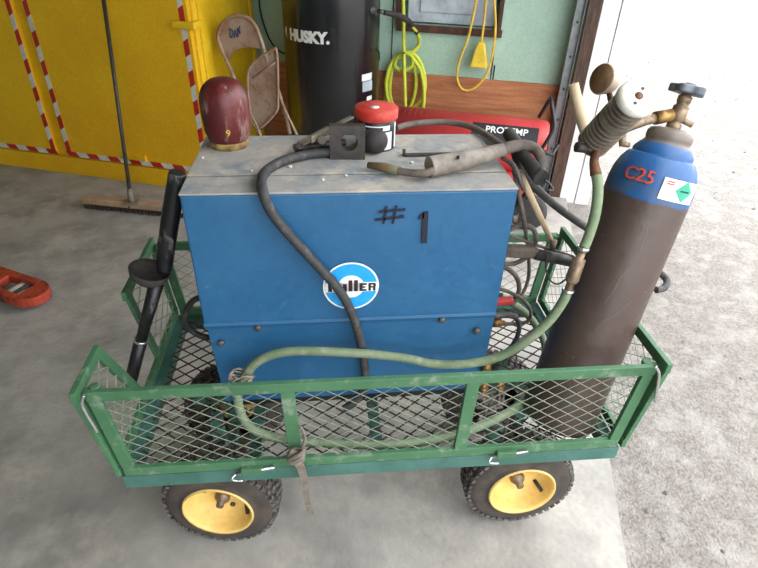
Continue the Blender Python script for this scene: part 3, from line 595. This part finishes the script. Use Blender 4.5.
rect(.041, -.013, .047, .009); rect(.047, .004, .058, .009); rect(.047, -.004, .058, .0); rect(.053, -.0, .059, .005); rect(.052, -.013, .058, -.004)  # R
lt.build('lettering', 'badgebrown', bd_)
def strokes(L, r=.0035, m='marker', nm='painted_mark'):
    mb = MB()
    for st in L: mb.tube([AY(a, b, MY-.001) for a, b in st], r, 6, flat=.3)
    return mb.build(nm, m, wm)
mb = MB()
for st, wd in (([(386, 207), (383, 224)], .004), ([(396, 206), (392, 224)], .004), ([(379, 212), (405, 210)], .004), ([(376, 219), (403, 216)], .004), ([(377, 221), (402, 218)], .003)):
    mb.bar(AY(*st[0], MY-.0006), AY(*st[1], MY-.0006), .0012, wd, FX)
for st, wd in (([(425, 212), (423, 243)], .015), ([(419, 217), (427, 213)], .009)):
    mb.bar(AY(*st[0], MY-.0006), AY(*st[1], MY-.0006), .0012, wd, V3((0, 0, 1)) if False else None)
_pm = MB()
def quadface(pts): _pm.poly([AY(a, b, MY-.0012) for a, b in pts], .0012, V3((0, 1, 0)))
for pts in ([(385.5, 206.5), (388, 206.5), (384.5, 224), (382.5, 224)], [(395.5, 206), (398, 206), (394, 224), (392, 224)], [(379, 211), (405.5, 208.8), (405.5, 211), (379, 213.4)], [(375, 219), (404, 215.5), (404, 218), (375, 221.5)],
            [(422.5, 213), (428.5, 211.5), (427, 243), (421.5, 243.5)], [(418.5, 217.5), (424, 212), (424, 218), (418.5, 220)]): quadface(pts)
_pm.build('painted_number', 'marker', wm)
# ================================================================ THINGS ON THE MACHINE
TZ = MZ+.001
def lifted(T, z): return T
cp = AZ(229.5, 146, TZ)
cap = thing('cylinder_cap', 'maroon domed gas cylinder cap standing on the left end of the welder', 'cylinder cap', (cp.x, cp.y+.005, TZ))
pr = [(.044, .012), (.050, .024), (.055, .04), (.058, .08), (.058, .108)]+[(.058*math.cos(a)**.8, .108+.056*math.sin(a)) for a in [k*PI/2/8 for k in range(1, 8)]]+[(.004, .164)]
MB().lathe(pr, Matrix.Translation(cap.location), 48).build('dome', 'maroon', cap)
MB().lathe([(.042, 0), (.046, 0), (.0485, .01), (.048, .018), (.044, .018)], Matrix.Translation(cap.location), 40).build('rim', 'caprim', cap)
nn = (CAM-cap.location); nn.z = 0; nn.normalize(); textmb('9', .022, basis(cap.location+nn*.0566+V3((.0, 0, .048)), UPV.cross(nn), UPV, nn), .0002).build('painted_mark', 'cordyel', cap)
# jar
jc = V3((.627, .478, TZ)); jar = thing('flux_jar', 'round black jar with a red screw lid and printed label', 'jar', jc)
JT = Matrix.Translation(jc)
MB().lathe([(.044, 0), (.049, .003), (.049, .07), (.046, .074), (.046, .08)], JT, 40).build('body', 'jar', jar)
MB().lathe([(.051, .074), (.054, .076), (.054, .098), (.051, .101), (.0, .101)], JT, 40).build('lid', 'lidred', jar)
def arc(a0, a1, za, zb, r, m, nm):
    mb = MB(); k = 10; mb.add([JT @ V3((r*math.cos(a0+(a1-a0)*i/k), r*math.sin(a0+(a1-a0)*i/k), z)) for i in range(k+1) for z in (za, zb)], [(2*i, 2*i+2, 2*i+3, 2*i+1) for i in range(k)], True); return mb.build(nm, m, jar, fix=False)
arc(-1.62, -.75, .006, .05, .0495, 'labelwhite', 'label'); arc(-.5, -.3, .006, .068, .0495, 'labelwhite', 'label'); arc(-2.5, -.9, .054, .066, .0495, 'labelwhite', 'label'); arc(-2.4, -1.3, .057, .063, .0499, 'labelblack', 'label')
for k in range(4): arc(-2.5, -1.75, .046-.010*k, .048-.010*k, .0502, 'labelwhite', 'label')
MB().lathe([(.0, .1012), (.012, .1014), (.012, .1016), (0, .1016)], Matrix.Translation(jc+V3((-.005, -.01, 0))), 12).build('lid_print', 'labelwhite', jar)
# steel block with a hole
p0, p1 = AZ(330, 160, TZ), AZ(365, 160, TZ); d = (p1-p0).normalized(); nb = UPV.cross(d)
sb_ = thing('steel_block', 'square dark steel plate with a round hole standing upright', 'metal block', (p0+p1)/2)
wd = (p1-p0).length; hgt = .082; k = 24; mb = MB(); hr = .0205; hc = (wd/2+.004, hgt*.52)
inn = [(hc[0]+hr*math.cos(2*PI*i/k), hc[1]+hr*math.sin(2*PI*i/k)) for i in range(k)]
def sq(i):
    a = 2*PI*i/k; cx_, cy_ = math.cos(a), math.sin(a); s = 1/max(abs(cx_), abs(cy_)); return (max(0, min(wd, hc[0]+cx_*s*wd*.6)), max(0, min(hgt, hc[1]+cy_*s*hgt*.6)))
outr = [sq(i) for i in range(k)]
T = basis(p0, d, UPV, -nb)
vs_ = [(x, y, z) for z in (0, -.022) for L_ in (inn, outr) for x, y in L_]
fs = []
for i in range(k):
    j = (i+1) % k; fs += [(i, j, k+j, k+i), (2*k+j, 2*k+i, 3*k+i, 3*k+j), (i, 2*k+i, 2*k+j, j), (k+i, k+j, 3*k+j, 3*k+i)]
mb.add(vs_, fs, False, 0, T); mb.build('plate', 'darksteel', sb_)
# black rubber knob
kc = AZ(377, 158, TZ); kn = thing('rubber_knob', 'rounded black rubber cap lying in front of the red lidded jar', 'cap', kc)
T = basis(kc+V3((.0, .03, .031)), V3((.8, .5, 0)).normalized(), V3((0, 0, 1)), V3((.5, -.8, 0)).normalized())
MB().lathe([(.024, -.05), (.028, -.03), (.031, -.01), (.031, .0), (.027, .012), (.018, .02), (.0, .023)], T, 28).build('dome', 'rubber', kn)
MB().lathe([(.0305, -.016), (.0325, -.013), (.0305, -.01)], T, 28).build('ridge', 'rubber', kn)
# ground clamp
gc = AZ(320, 150, TZ); cl_ = thing('ground_clamp', 'worn steel ground clamp lying on the welder behind the steel plate', 'clamp', gc)
Z_ = lambda a, b, z=.02: AZ(a, b, TZ+z)
MB().tube([Z_(294, 148, .016), Z_(345, 142, .016)], [.014, .013], 8, flat=.7).build('lower_jaw', 'steel', cl_, .002)
MB().bar(Z_(300, 144, .03), Z_(330, 128, .045), .022, .006).bar(Z_(330, 128, .045), Z_(352, 117, .05), .012, .006).bar(Z_(311, 140, .05), Z_(338, 126, .055), .005, .016).build('upper_jaw', 'alum', cl_, .001)
MB().cyl(Z_(299, 150, .018), Z_(299, 146, .03), .007, 12).build('pivot', 'darksteel', cl_)
MB().cyl(Z_(322, 142, .02), Z_(322, 140, .05), .01, 12).build('spring', 'darksteel', cl_)
# main welding cable
cb = [Z_(352, 151, .0135), Z_(335, 152, .0135), Z_(310, 154, .0135), Z_(286, 160, .0135), Z_(270, 168, .0135), AZ(262, 178, TZ+.0135), AY(263, 192, MY-.014), AY(272, 213, MY-.02), AY(294, 240, MY-.02), AY(319, 267, MY-.02), AY(339, 290, MY-.022), AY(353, 316, MY-.022), AY(361, 345, MY-.022), AY(365, 372, MY-.024), AY(363, 390, MY-.026), AY(354, 402, MY-.03), AY(344, 409, MY-.035)]
tag(MB().tube(spline(cb, 6), .0112, 12).build('welding_cable', 'cable'), 'thick black welding cable drooping down the front of the blue welder', 'cable')
# gas shielded welding gun
gn = thing('welding_gun', 'dusty grey welding gun with a greenish tip lying across the welder top', 'welding gun', Z_(430, 170, 0))
MB().tube([Z_(368, 165, .012), Z_(383, 167, .013), Z_(399, 171, .014)], [.007, .0105, .011], 12).build('nozzle', 'tipgreen', gn)
MB().tube(spline([Z_(398, 171, .014), Z_(412, 173, .016), Z_(426, 173, .02), Z_(433, 170, .024)], 5), .0085, 10).build('neck', 'cablegrey', gn)
MB().tube(spline([Z_(429, 167, .024), Z_(445, 164, .026), Z_(465, 160, .03), Z_(485, 155, .034), Z_(505, 149, .04)], 5), [.0235, .023, .022, .019, .0145], 16).build('handle', 'tan', gn)
MB().tube(spline([Z_(503, 149.5, .04), Z_(516, 146, .045), Z_(528, 146, .045), Z_(536, 150, .04), Z_(541, 158, .03), Z_(543, 168, .01)], 5), [.0145, .014, .013, .012, .011], 12).build('cable_sleeve', 'cablegrey', gn)
MB().tube(spline([Z_(502, 158, .02), Z_(512, 164, .015), Z_(519, 178, .0), Z_(524, 190, -.03)], 5), [.005, .007, .005], 8).build('trigger_lever', 'steel', gn)
MB().cyl(Z_(458, 158, .045), Z_(458, 157, .049), .004, 8).build('screw', 'blacksatin', gn)
# black electrode holder
eh = thing('electrode_holder', 'stubby black cylindrical handle hanging off the right corner of the welder', 'electrode holder', Z_(525, 160, 0))
MB().tube([Z_(509, 134, .03), Z_(514, 141, .03), Z_(524, 156, .025), Z_(536, 172, .015), Z_(541, 178, .01)], [.0165, .0165, .0145, .0175, .0175], 18).build('grip', 'rubber', eh)
MB().tube([Z_(538, 173, .013), Z_(541, 178, .0105)], .0185, 18).build('collar', 'blacksatin', eh)
MB().tube(spline([Z_(545, 180, .006), Z_(550, 184, .0), Z_(553, 190, -.01), Z_(548, 190, -.01)], 4), .0025, 6).build('wire_hook', 'steel', eh)
# cables
tag(MB().tube(spline([Z_(396, 128, .012), Z_(412, 124, .012), Z_(440, 122, .011), Z_(465, 125, .011), Z_(482, 132, .012), Z_(497, 142, .018), Z_(510, 150, .02)], 6), .0085, 10).build('welding_cable', 'cablegrey'), 'thin dark cable curving along the back edge of the welder top', 'cable')
tag(MB().tube(spline([Z_(514, 150, .01), Z_(518, 162, .0), AY(527, 177, .36), AY(540, 192, .37), AY(556, 206, .39), AY(575, 220, .42), AY(590, 230, .45), AY(620, 250, .52), AY(648, 266, .55), AY(661, 274, .5), AY(667, 281, .47), AY(664, 288, .44), AY(656, 290, .43)], 6), .0105, 10).build('welding_cable', 'cable'), 'black cable running from the welder corner behind the gas cylinder', 'cable')
tag(MB().bar(Z_(404, 155, .004), Z_(452, 154, .004), .012, .006).bar(Z_(404, 155, .004), Z_(404, 150, .012), .008, .01).build('metal_strip', 'darksteel', None, .001), 'flat dark metal strip lying on the welder behind the gun', 'metal strip')
# hammer handles
tag(MB().tube([AY(519, 172, .30), AY(536, 208, .33), AY(553, 244, .36)], [.0095, .0085, .007], 8).build('wooden_rod', 'wood'), 'thin pale wooden rod sloping down beside the welder', 'rod')
tag(MB().tube([AY(573, 84, .42), AY(580, 115, .40), AY(592, 152, .38)], [.014, .015, .013], 10, flat=.9).build('wooden_stick', 'wood'), 'pale wooden handle leaning behind the finned regulator', 'stick')
# small flecks of debris on the top
for a, b, pl_ in ((252, 171, 'in the left front area beside the cable bend'), (323, 180, 'on the front strip left of the steel plate'), (346, 176, 'just below the steel plate'), (412, 163, 'behind the neck of the welding gun'), (290, 167, 'under the drooping cable arch'), (203, 158, 'near the left edge by the maroon cap')):
    p = AZ(a, b, TZ+.001); r = random.uniform(.003, .006)
    tag(MB().prism([(r*random.uniform(.6, 1.1)*math.cos(t*PI/3), r*random.uniform(.6, 1.1)*math.sin(t*PI/3)) for t in range(6)], Matrix.Translation(p), .003).build('paint_chip', 'paper'), 'tiny white chip on the welder top '+pl_, 'debris', 'white chips scattered on the welder top')
# ================================================================ GREEN HOSE
yA = MY-.03
gh = thing('gas_hose', 'pale green rubber hose looping in front of the welder and up to the regulator', 'hose', AY(400, 357, yA)*1)
up1 = [AY(596, 172, .2), AY(598, 190, .18), AY(595, 215, .16), AY(588, 238, .15), AY(584, 247, .145)]
dn = [AY(567, 292, .13), AY(562, 303, .13), AY(548, 322, .13), AY(525, 342, .135), AY(498, 357, .145), AY(468, 363.5, .15), AY(435, 364, .155), AY(405, 358, .16), AY(370, 354, .163), AY(335, 352, .163), AY(300, 351, .163), AY(275, 354, .163), AY(257, 362, .163), AY(247, 373, .16), AY(239, 388, .15), AY(238, 402, .13), AY(243, 418, .11), AY(253, 429, .09), AZ(272, 437, .463), AZ(300, 441, .463), AZ(345, 444, .463), AZ(400, 444, .463), AZ(450, 436, .463), AZ(485, 424, .463), AZ(512, 410, .465), AZ(530, 394, .47), AZ(541, 370, .48), AY(545, 345, .36), AY(532, 320, .40), AY(514, 304, .42), AY(500, 296, .42)]
MB().tube(spline(up1, 6), .0115, 12).build('hose', 'hosegreen', gh)
MB().tube(spline(dn, 6), .0115, 12).build('hose', 'hosegreen', gh)
a_, b_ = AY(584, 246, .145), AY(567, 293, .13); L_ = (b_-a_).length; ax = (b_-a_).normalized(); xx, yy, _ = frame_for(ax); T = basis(a_, xx, yy, ax)
MB().lathe([(.009, 0), (.009, L_*.25), (.0145, L_*.27), (.0155, L_*.7), (.0125, L_*.76), (.009, L_*.78), (.009, L_)], T, 12).build('inline_valve', 'bronze', gh)
for t in (.05, .95): MB().lathe([(.013, L_*t-.004), (.0145, L_*t-.003), (.0145, L_*t+.003), (.013, L_*t+.004)], T, 16).build('clamp', 'chrome', gh)
tz_ = AY(242, 378, .155); mb = MB()
for k in range(5): mb.tube([tz_+V3((.022*math.cos(a)*(1+.1*k), -.004+.016*math.sin(a), .01*math.sin(a*2+k)+.006*(k-2))) for a in [2*PI*i/14 for i in range(14)]], .0028, 5, True)
mb.tube(spline([tz_, tz_+V3((-.012, -.02, .02)), tz_+V3((-.014, -.022, .035))], 4), .002, 5)
tag(mb.build('twine_tie', 'twine'), 'knotted dirty twine tying the green hose at its left bend', 'tie')
# ================================================================ GAS CYLINDER
Bc = V3((1.106, .118, .450)); cax = V3((.2275, .21512, .94776)).normalized(); CR = .0948
gcx = thing('gas_cylinder', 'brown gas cylinder with a blue shoulder leaning at the right end of the cart', 'gas cylinder', Bc)
xx = V3((1, 0, 0)); xx = (xx-cax*xx.dot(cax)).normalized(); yy = cax.cross(xx); QC = basis(Bc+V3((0, 0, .026)), xx, yy, cax)
gcx.rotation_euler = QC.to_3x3().to_euler(); gcx.location = QC.translation; bpy.context.view_layer.update()
prof = [(.086, -.034), (CR-.002, -.029), (CR, -.02), (CR, .610), (CR-.003, .635), (.084, .658), (.074, .674), (.069, .678), (.0665, .676), (.0655, .680), (.066, .686), (.058, .698), (.050, .706), (.0475, .711), (.0495, .715), (.0495, .727), (.045, .734), (.03, .740), (.014, .741)]
MB().lathe(prof, QC, 56).build('body', M['cyl'], gcx)
def cylpt(px, py, r, hmin=.4):
    d = (fwd+cr*((px-379)/FOC)+cu*((284-py)/FOC)); o2 = CAM-QC.translation; dp = d-cax*d.dot(cax); op = o2-cax*o2.dot(cax)
    a = dp.dot(dp); b = 2*dp.dot(op); c_ = op.dot(op)-r*r; return CAM+d*((-b-math.sqrt(max(0, b*b-4*a*c_)))/(2*a))
def oncyl(px, py, r, tilt=0):
    p = cylpt(px, py, r); o2 = p-QC.translation; nrm = (o2-cax*o2.dot(cax)).normalized(); x = cax.cross(nrm); y = cax*math.cos(tilt)+nrm*-math.sin(tilt); return basis(p+nrm*.0006, x, y, x.cross(y))
cap_y = lambda s: s
textmb('C25', .040, oncyl(639, 175, CR*.985, .16), .0002, CR, depth=.0016).build('handwriting', 'redmark', gcx)
T = oncyl(678, 191, CR+.0005, .0)
def wrapped(T, R0, pts, m, nm, ex=0):
    mb = MB(); mb.add([T @ V3((R0*math.sin(x/R0), y, (R0+ex)*math.cos(x/R0)-R0)) for x, y in pts], [tuple(range(len(pts)))], False); return mb.build(nm, m, gcx, fix=False)
def wrect(T, R0, x0, y0, x1, y1, m, nm, ex=0):
    k = 8; mb = MB(); mb.add([T @ V3(((R0+ex)*math.sin((x0+(x1-x0)*i/k)/R0), y, (R0+ex)*math.cos((x0+(x1-x0)*i/k)/R0)-R0)) for i in range(k+1) for y in (y0, y1)], [(2*i, 2*i+2, 2*i+3, 2*i+1) for i in range(k)], True); return mb.build(nm, m, gcx, fix=False)
lb = wrect(T, CR, -.038, -.025, .055, .022, 'labelwhite', 'label', .0008)
k = 8; mb = MB(); hw = .023
for i in range(k):
    xa_, xb_ = .016-hw+2*hw*i/k, .016-hw+2*hw*(i+1)/k; ya, yb = hw-abs(xa_-.016), hw-abs(xb_-.016)
    f = lambda x, y: T @ V3(((CR+.0016)*math.sin(x/CR), y, (CR+.0016)*math.cos(x/CR)-CR)); mb.add([f(xa_, -ya), f(xb_, -yb), f(xb_, yb), f(xa_, ya)], [(0, 1, 2, 3)])
mb.build('diamond_mark', 'teal', gcx, fix=False)
for y_ in (.014, .009): wrect(T, CR, -.03, y_, -.014, y_+.0025, 'redmark', 'label_print', .0014)
wrect(T, CR, .004, -.001, .028, .002, 'jar', 'label_print', .0022)
# scratches are left to the paint; valve
def Q_(x, y, z): return QC @ V3((x, y, z))
MB().lathe([(.014, .735), (.016, .742), (.016, .75), (.012, .753), (.012, .757), (.017, .76), (.017, .788), (.013, .791), (.013, .796), (.015, .798), (.015, .810), (.009, .813), (.009, .82)], QC, 16).build('valve_body', 'bronze', gcx)
MB().tube([Q_(0, 0, .765), Q_(.034, -.012, .757)], .007, 10).build('safety_plug', 'bronze', gcx)
mb = MB(); out = []
for i in range(60):
    a = 2*PI*i/60; out.append(((.035+.005*math.cos(5*a))*math.cos(a), (.035+.005*math.cos(5*a))*math.sin(a)))
mb.prism(out, QC @ Matrix.Translation(V3((0, 0, .815))), .017); mb.lathe([(.014, .83), (.014, .836), (.008, .838), (0, .836)], QC, 16); mb.build('handwheel', 'handwheel', gcx, .004)
mb = MB()
for st in ([(648, 228), (641, 246), (636, 262), (622, 275), (614, 290), (603, 305)], [(646, 292), (630, 302), (618, 313), (604, 321), (594, 331)], [(640, 221), (644, 227), (640, 233)], [(566, 352), (574, 358)]):
    mb.tube(spline([cylpt(a, b, CR-.0001) for a, b in st], 4), .0007, 5)
mb.build('scratch', 'alum', gcx)
# ================================================================ REGULATOR
vc = Q_(0, 0, .774)
e1 = AY(652, 119, vc.y-.01); e2 = AY(640, 120, vc.y-.02)
rg = thing('gas_regulator', 'finned cylindrical flow regulator screwed to the gas cylinder valve', 'regulator', vc)
dirv = (e1-vc)
MB().tube([vc+dirv*.3, vc+dirv*.9], .0145, 12).build('inlet_nut', 'brass', rg)
MB().tube([vc+dirv*.85, vc+dirv*1.25], .009, 12).build('inlet_stem', 'brass', rg)
yR = vc.y-.045
r0, r1 = AY(593, 143, yR+.03), AY(633, 102, yR-.07); ax = (r1-r0).normalized(); Lr = (r1-r0).length; xx, yy, _ = frame_for(ax); T = basis(r0, xx, yy, ax)
Rf = .036; pr = [(.02, 0)]
nf = 12
for k in range(nf):
    za = Lr*k/nf; zb = Lr*(k+.3)/nf; zc = Lr*(k+1)/nf
    if k in (7,): pr += [(Rf, za), (Rf, zc)]; continue
    pr += [(Rf, za), (Rf, zb), (.012, zb), (.012, zc)]
pr += [(Rf, Lr), (Rf, Lr+.003)]
MB().lathe(pr, T, 40, smooth=False).build('finned_body', 'alum', rg)
MB().lathe([(Rf+.001, Lr+.001), (Rf+.003, Lr+.004), (Rf+.002, Lr+.016), (Rf-.006, Lr+.02), (.008, Lr+.02)], T, 40).build('end_cap', 'alumend', rg)
MB().lathe([(.0, Lr+.019), (.008, Lr+.019), (.008, Lr+.0225), (.0, Lr+.0225)], T, 16).build('centre_screw', 'hosered', rg)
for a in (.9, .9+PI): MB().cyl(T @ V3((.02*math.cos(a), .02*math.sin(a), Lr+.019)), T @ V3((.02*math.cos(a), .02*math.sin(a), Lr+.0215)), .0035, 8).build('screw', 'blacksatin', rg)
mid = AY(620, 130, yR); MB().tube([mid, e1+(e1-vc)*.2, vc+dirv*.9], .011, 10).build('body_stem', 'bronze', rg)
ga = AY(604, 79, yR+.02); gb = AY(618, 78, yR+.06)
T = basis(ga, *frame_for(ga-gb)); 
gax = (AY(600, 80, yR-.02)-gb).normalized(); T = basis(AY(602, 79, yR), *frame_for(-cr*.86-fwd*.5))
MB().lathe([(.016, -.034), (.023, -.028), (.028, -.012), (.031, 0), (.029, .003)], T, 32).build('gauge', 'gaugecase', rg)
MB().lathe([(0.0, .002), (.0285, .002), (.0285, .0035), (0, .0038)], T, 32).build('gauge_dial', 'gaugedial', rg)
MB().tube([T @ V3((0, 0, -.015)), AY(613, 112, yR)], .006, 8).build('gauge_stem', 'hosered', rg)
MB().tube([AY(622, 135, yR), AY(623, 146, yR-.01)], .008, 10).tube([AY(622, 144, yR-.01), AY(629, 145, yR-.01)], .006, 8).build('relief_valve', 'bronze', rg)
MB().tube([AY(600, 152, yR), AY(585, 148, yR)], .007, 10).tube([AY(585, 148, yR), AY(576, 147, yR)], [.011, .011], 12).build('adjusting_knob', 'darksteel', rg)
MB().tube(spline([AY(598, 150, yR), AY(594, 160, .215), AY(596, 175, .195)], 4), [.010, .009, .0125], 12).build('outlet_ferrule', 'hosered', rg)
# ================================================================ TANGLE AT THE RIGHT END OF THE WELDER
def cab_(pts, r, m, lab, nm='cable', cat='cable', grp=None): return tag(MB().tube(spline(pts, 6), r, 8).build(nm, m), lab, cat, grp)
Yc = lambda a, b, y=.36: AY(a, b, y)
cab_([Yc(500, 238), Yc(511, 229), Yc(522, 225), Yc(532, 228), Yc(536, 238), Yc(533, 250), Yc(524, 259), Yc(511, 264), Yc(498, 262)], .0065, 'cablegrey', 'dusty looped cable at the welder right side, upper open loop')
cab_([Yc(514, 170, .3), Yc(518, 190, .3), Yc(523, 215, .32), Yc(527, 240, .4), Yc(529, 262, .42), Yc(528, 280, .42), Yc(521, 296, .4), Yc(510, 305, .38)], .0055, 'cablegrey', 'thin brown cable dropping from the welder gun into the cart')
cab_([Yc(500, 232), Yc(512, 236), Yc(530, 243), Yc(552, 250), Yc(574, 257, .33)], .0045, 'cablegrey', 'thin wire crossing above the grey connector handle', 'wire', 'wire')
cab_([Yc(498, 266, .38), Yc(508, 269, .38), Yc(517, 278, .38), Yc(519, 290, .38), Yc(514, 299, .38), Yc(502, 303, .38)], .007, 'cablegrey', 'dusty looped cable at the welder right side, below the connector handle')
cab_([Yc(496, 288, .36), Yc(509, 292, .36), Yc(522, 299, .36), Yc(530, 309, .36), Yc(530, 318, .36), Yc(523, 323, .36), Yc(500, 324, .36)], .0055, 'cablegrey', 'thin looped cable just above the brass fitting by the welder')
cab_([Yc(529, 190, .33), Yc(523, 199, .33), Yc(516, 207, .33), Yc(514, 216, .33)], .0085, 'cable', 'short black cable stub with a pale connector end')
tag(MB().tube([Yc(515, 214, .328), Yc(513.5, 221, .328)], .010, 8).build('cable_connector', 'alum'), 'pale plug end on the short black cable stub', 'connector')
chd = thing('connector_handle', 'horizontal grey tubular handle between the welder and the gas cylinder', 'handle', Yc(540, 255, .34))
MB().bar(Yc(498, 250, .35), Yc(537, 252, .35), .03, .032).build('block', 'cablegrey', chd, .007)
MB().tube([Yc(535, 254, .345), Yc(575, 262, .33)], .0155, 14).build('tube', 'steel', chd)
MB().tube(spline([Yc(547, 254, .32), Yc(546, 268, .32), Yc(550, 280, .32), Yc(558, 284, .32), Yc(566, 279, .32)], 5), .0025, 6).build('wire_loop', 'steel', chd)
tag(MB().tube([Yc(554, 240, .34), Yc(552, 250, .335)], [.009, .007], 10).build('pipe_fitting', 'bronze'), 'small tarnished fitting standing on the grey tubular handle', 'fitting')
tag(MB().bar(Yc(488, 302, .33), Yc(513, 300.5, .33), .022, .018).build('red_bar', 'red', None, .004), 'short red bar poking out beside the welder above the brass fitting', 'bar')
pb_ = thing('bent_pipe', 'grey pipe poking from the welder side and bending down', 'pipe', Yc(505, 315, .34))
MB().tube(spline([Yc(488, 316, .34), Yc(508, 315, .34), Yc(516, 317, .34)], 4), .0095, 10).build('pipe', 'steel', pb_)
MB().tube(spline([Yc(515, 317, .34), Yc(519, 324, .34), Yc(518, 335, .33), Yc(512, 346, .33)], 4), .007, 10).build('bend', 'cable', pb_)
lst = ((492, 323, 501, 323, .33, 'brass fitting under the bent grey pipe'), (487, 362, 486, 372, .2, 'brass fitting at the lower right corner of the welder'), (484, 386, 482, 396, .19, 'brass fitting low by the front rail, left of the pair'), (500, 384, 499, 396, .2, 'brass fitting low by the front rail, right of the pair'))
for a, b, c_, d, y, lab in lst:
    ft = thing('brass_fitting', lab, 'fitting', Yc(a, b, y)); p, q2 = Yc(a, b, y), Yc(c_, d, y)
    MB().tube([p, q2], .0125, 6).build('nut', 'brass', ft); MB().tube([p-(q2-p)*.3, q2+(q2-p)*.35], .008, 10).build('stem', 'brass', ft)
mb = MB()
for k in range(9):
    c0 = AZ(487, 408, .468)+V3((random.uniform(-.02, .02), random.uniform(-.02, .02), random.uniform(0, .012)))
    mb.tube(spline([c0+V3((random.uniform(-.05, .05), random.uniform(-.04, .04), random.uniform(-.004, .012))) for _ in range(5)], 5), .004, 6)
tag(mb.build('wire_bundle', 'cablegrey'), 'tangled bundle of thin brown wire lying on the cart bed by the middle post', 'wire bundle')
cab_([Yc(497, 392, .22), Yc(500, 405, .17), Yc(504, 420, .13), Yc(506, 432, .08)], .004, 'cablegrey', 'thin dark lead hanging from the right brass fitting', 'lead', 'lead')
# cable ring and stray bits in the left of the bed
cab_([AY(205, 296, .42), AY(194, 300, .42), AY(187, 309, .42), AY(185, 319, .42), AY(190, 329, .42), AY(201, 336, .42), AY(212, 338, .44)], .009, 'cable', 'dark cable ring showing at the left side of the welder')
# webbing strap
sp1 = [AY(304, 437, -.012), AY(303, 446, -.02), AY(296, 451, -.024), AY(293, 458, -.028), AY(301, 468, -.03), AY(305, 484, -.032), AY(307, 500, -.034), AY(311, 514, -.034)]
stp = thing('webbing_strap', 'grey webbing strap tied to the front rail and hanging down', 'strap', AY(303, 480, -.02))
mb = MB(); S = spline(sp1[2:], 6)
for i in range(len(S)-1): mb.bar(S[i], S[i+1]+(S[i+1]-S[i])*.1, .024-.0004*i, .003, V3((0, -1, 0)).cross(S[i+1]-S[i]).normalized().cross(S[i+1]-S[i]) if False else V3((0, 1, 0)))
mb.build('tail', 'strap', stp)
kp = AY(296, 455, -.02); mb = MB()
for k in range(3): mb.tube([kp+V3((.018*math.cos(a), -.004+.012*math.sin(a), .012*math.sin(a+k)+.004*k)) for a in [2*PI*i/12 for i in range(12)]], .005, 6, True)
mb.tube(spline([kp+V3((.005, 0, .004)), AY(303, 446, -.015), AY(305, 438, -.012), AY(303, 431, -.008), AY(300, 426, -.01)], 5), .0035, 6)
mb.build('knot', 'strap', stp)
# ================================================================ OUTSIDE SPECKS
mb = MB()
for i in range(1500):
    u_ = 1.35+random.random()**1.6*9; v_ = random.uniform(-1.5, 9); r = random.uniform(.003, .012)*(.7+.22*u_)
    P = G(u_, v_, SLABZ+r*.15); sx, sy, sz = r*random.uniform(.7, 1.2), r*random.uniform(.6, 1), r*random.uniform(.3, .6)
    o_ = [(1, 0, 0), (-1, 0, 0), (0, 1, 0), (0, -1, 0), (0, 0, 1), (0, 0, -1)]
    mb.add([P+V3((a*sx*random.uniform(.8, 1.2), b*sy*random.uniform(.8, 1.2), c_*sz)) for a, b, c_ in o_], [(0, 2, 4), (2, 1, 4), (1, 3, 4), (3, 0, 4), (2, 0, 5), (1, 2, 5), (3, 1, 5), (0, 3, 5)])
tag(mb.build('loose_stones', 'stone', fix=False), 'scattered small loose stones over the pale gravel yard', 'stones', None, 'stuff')
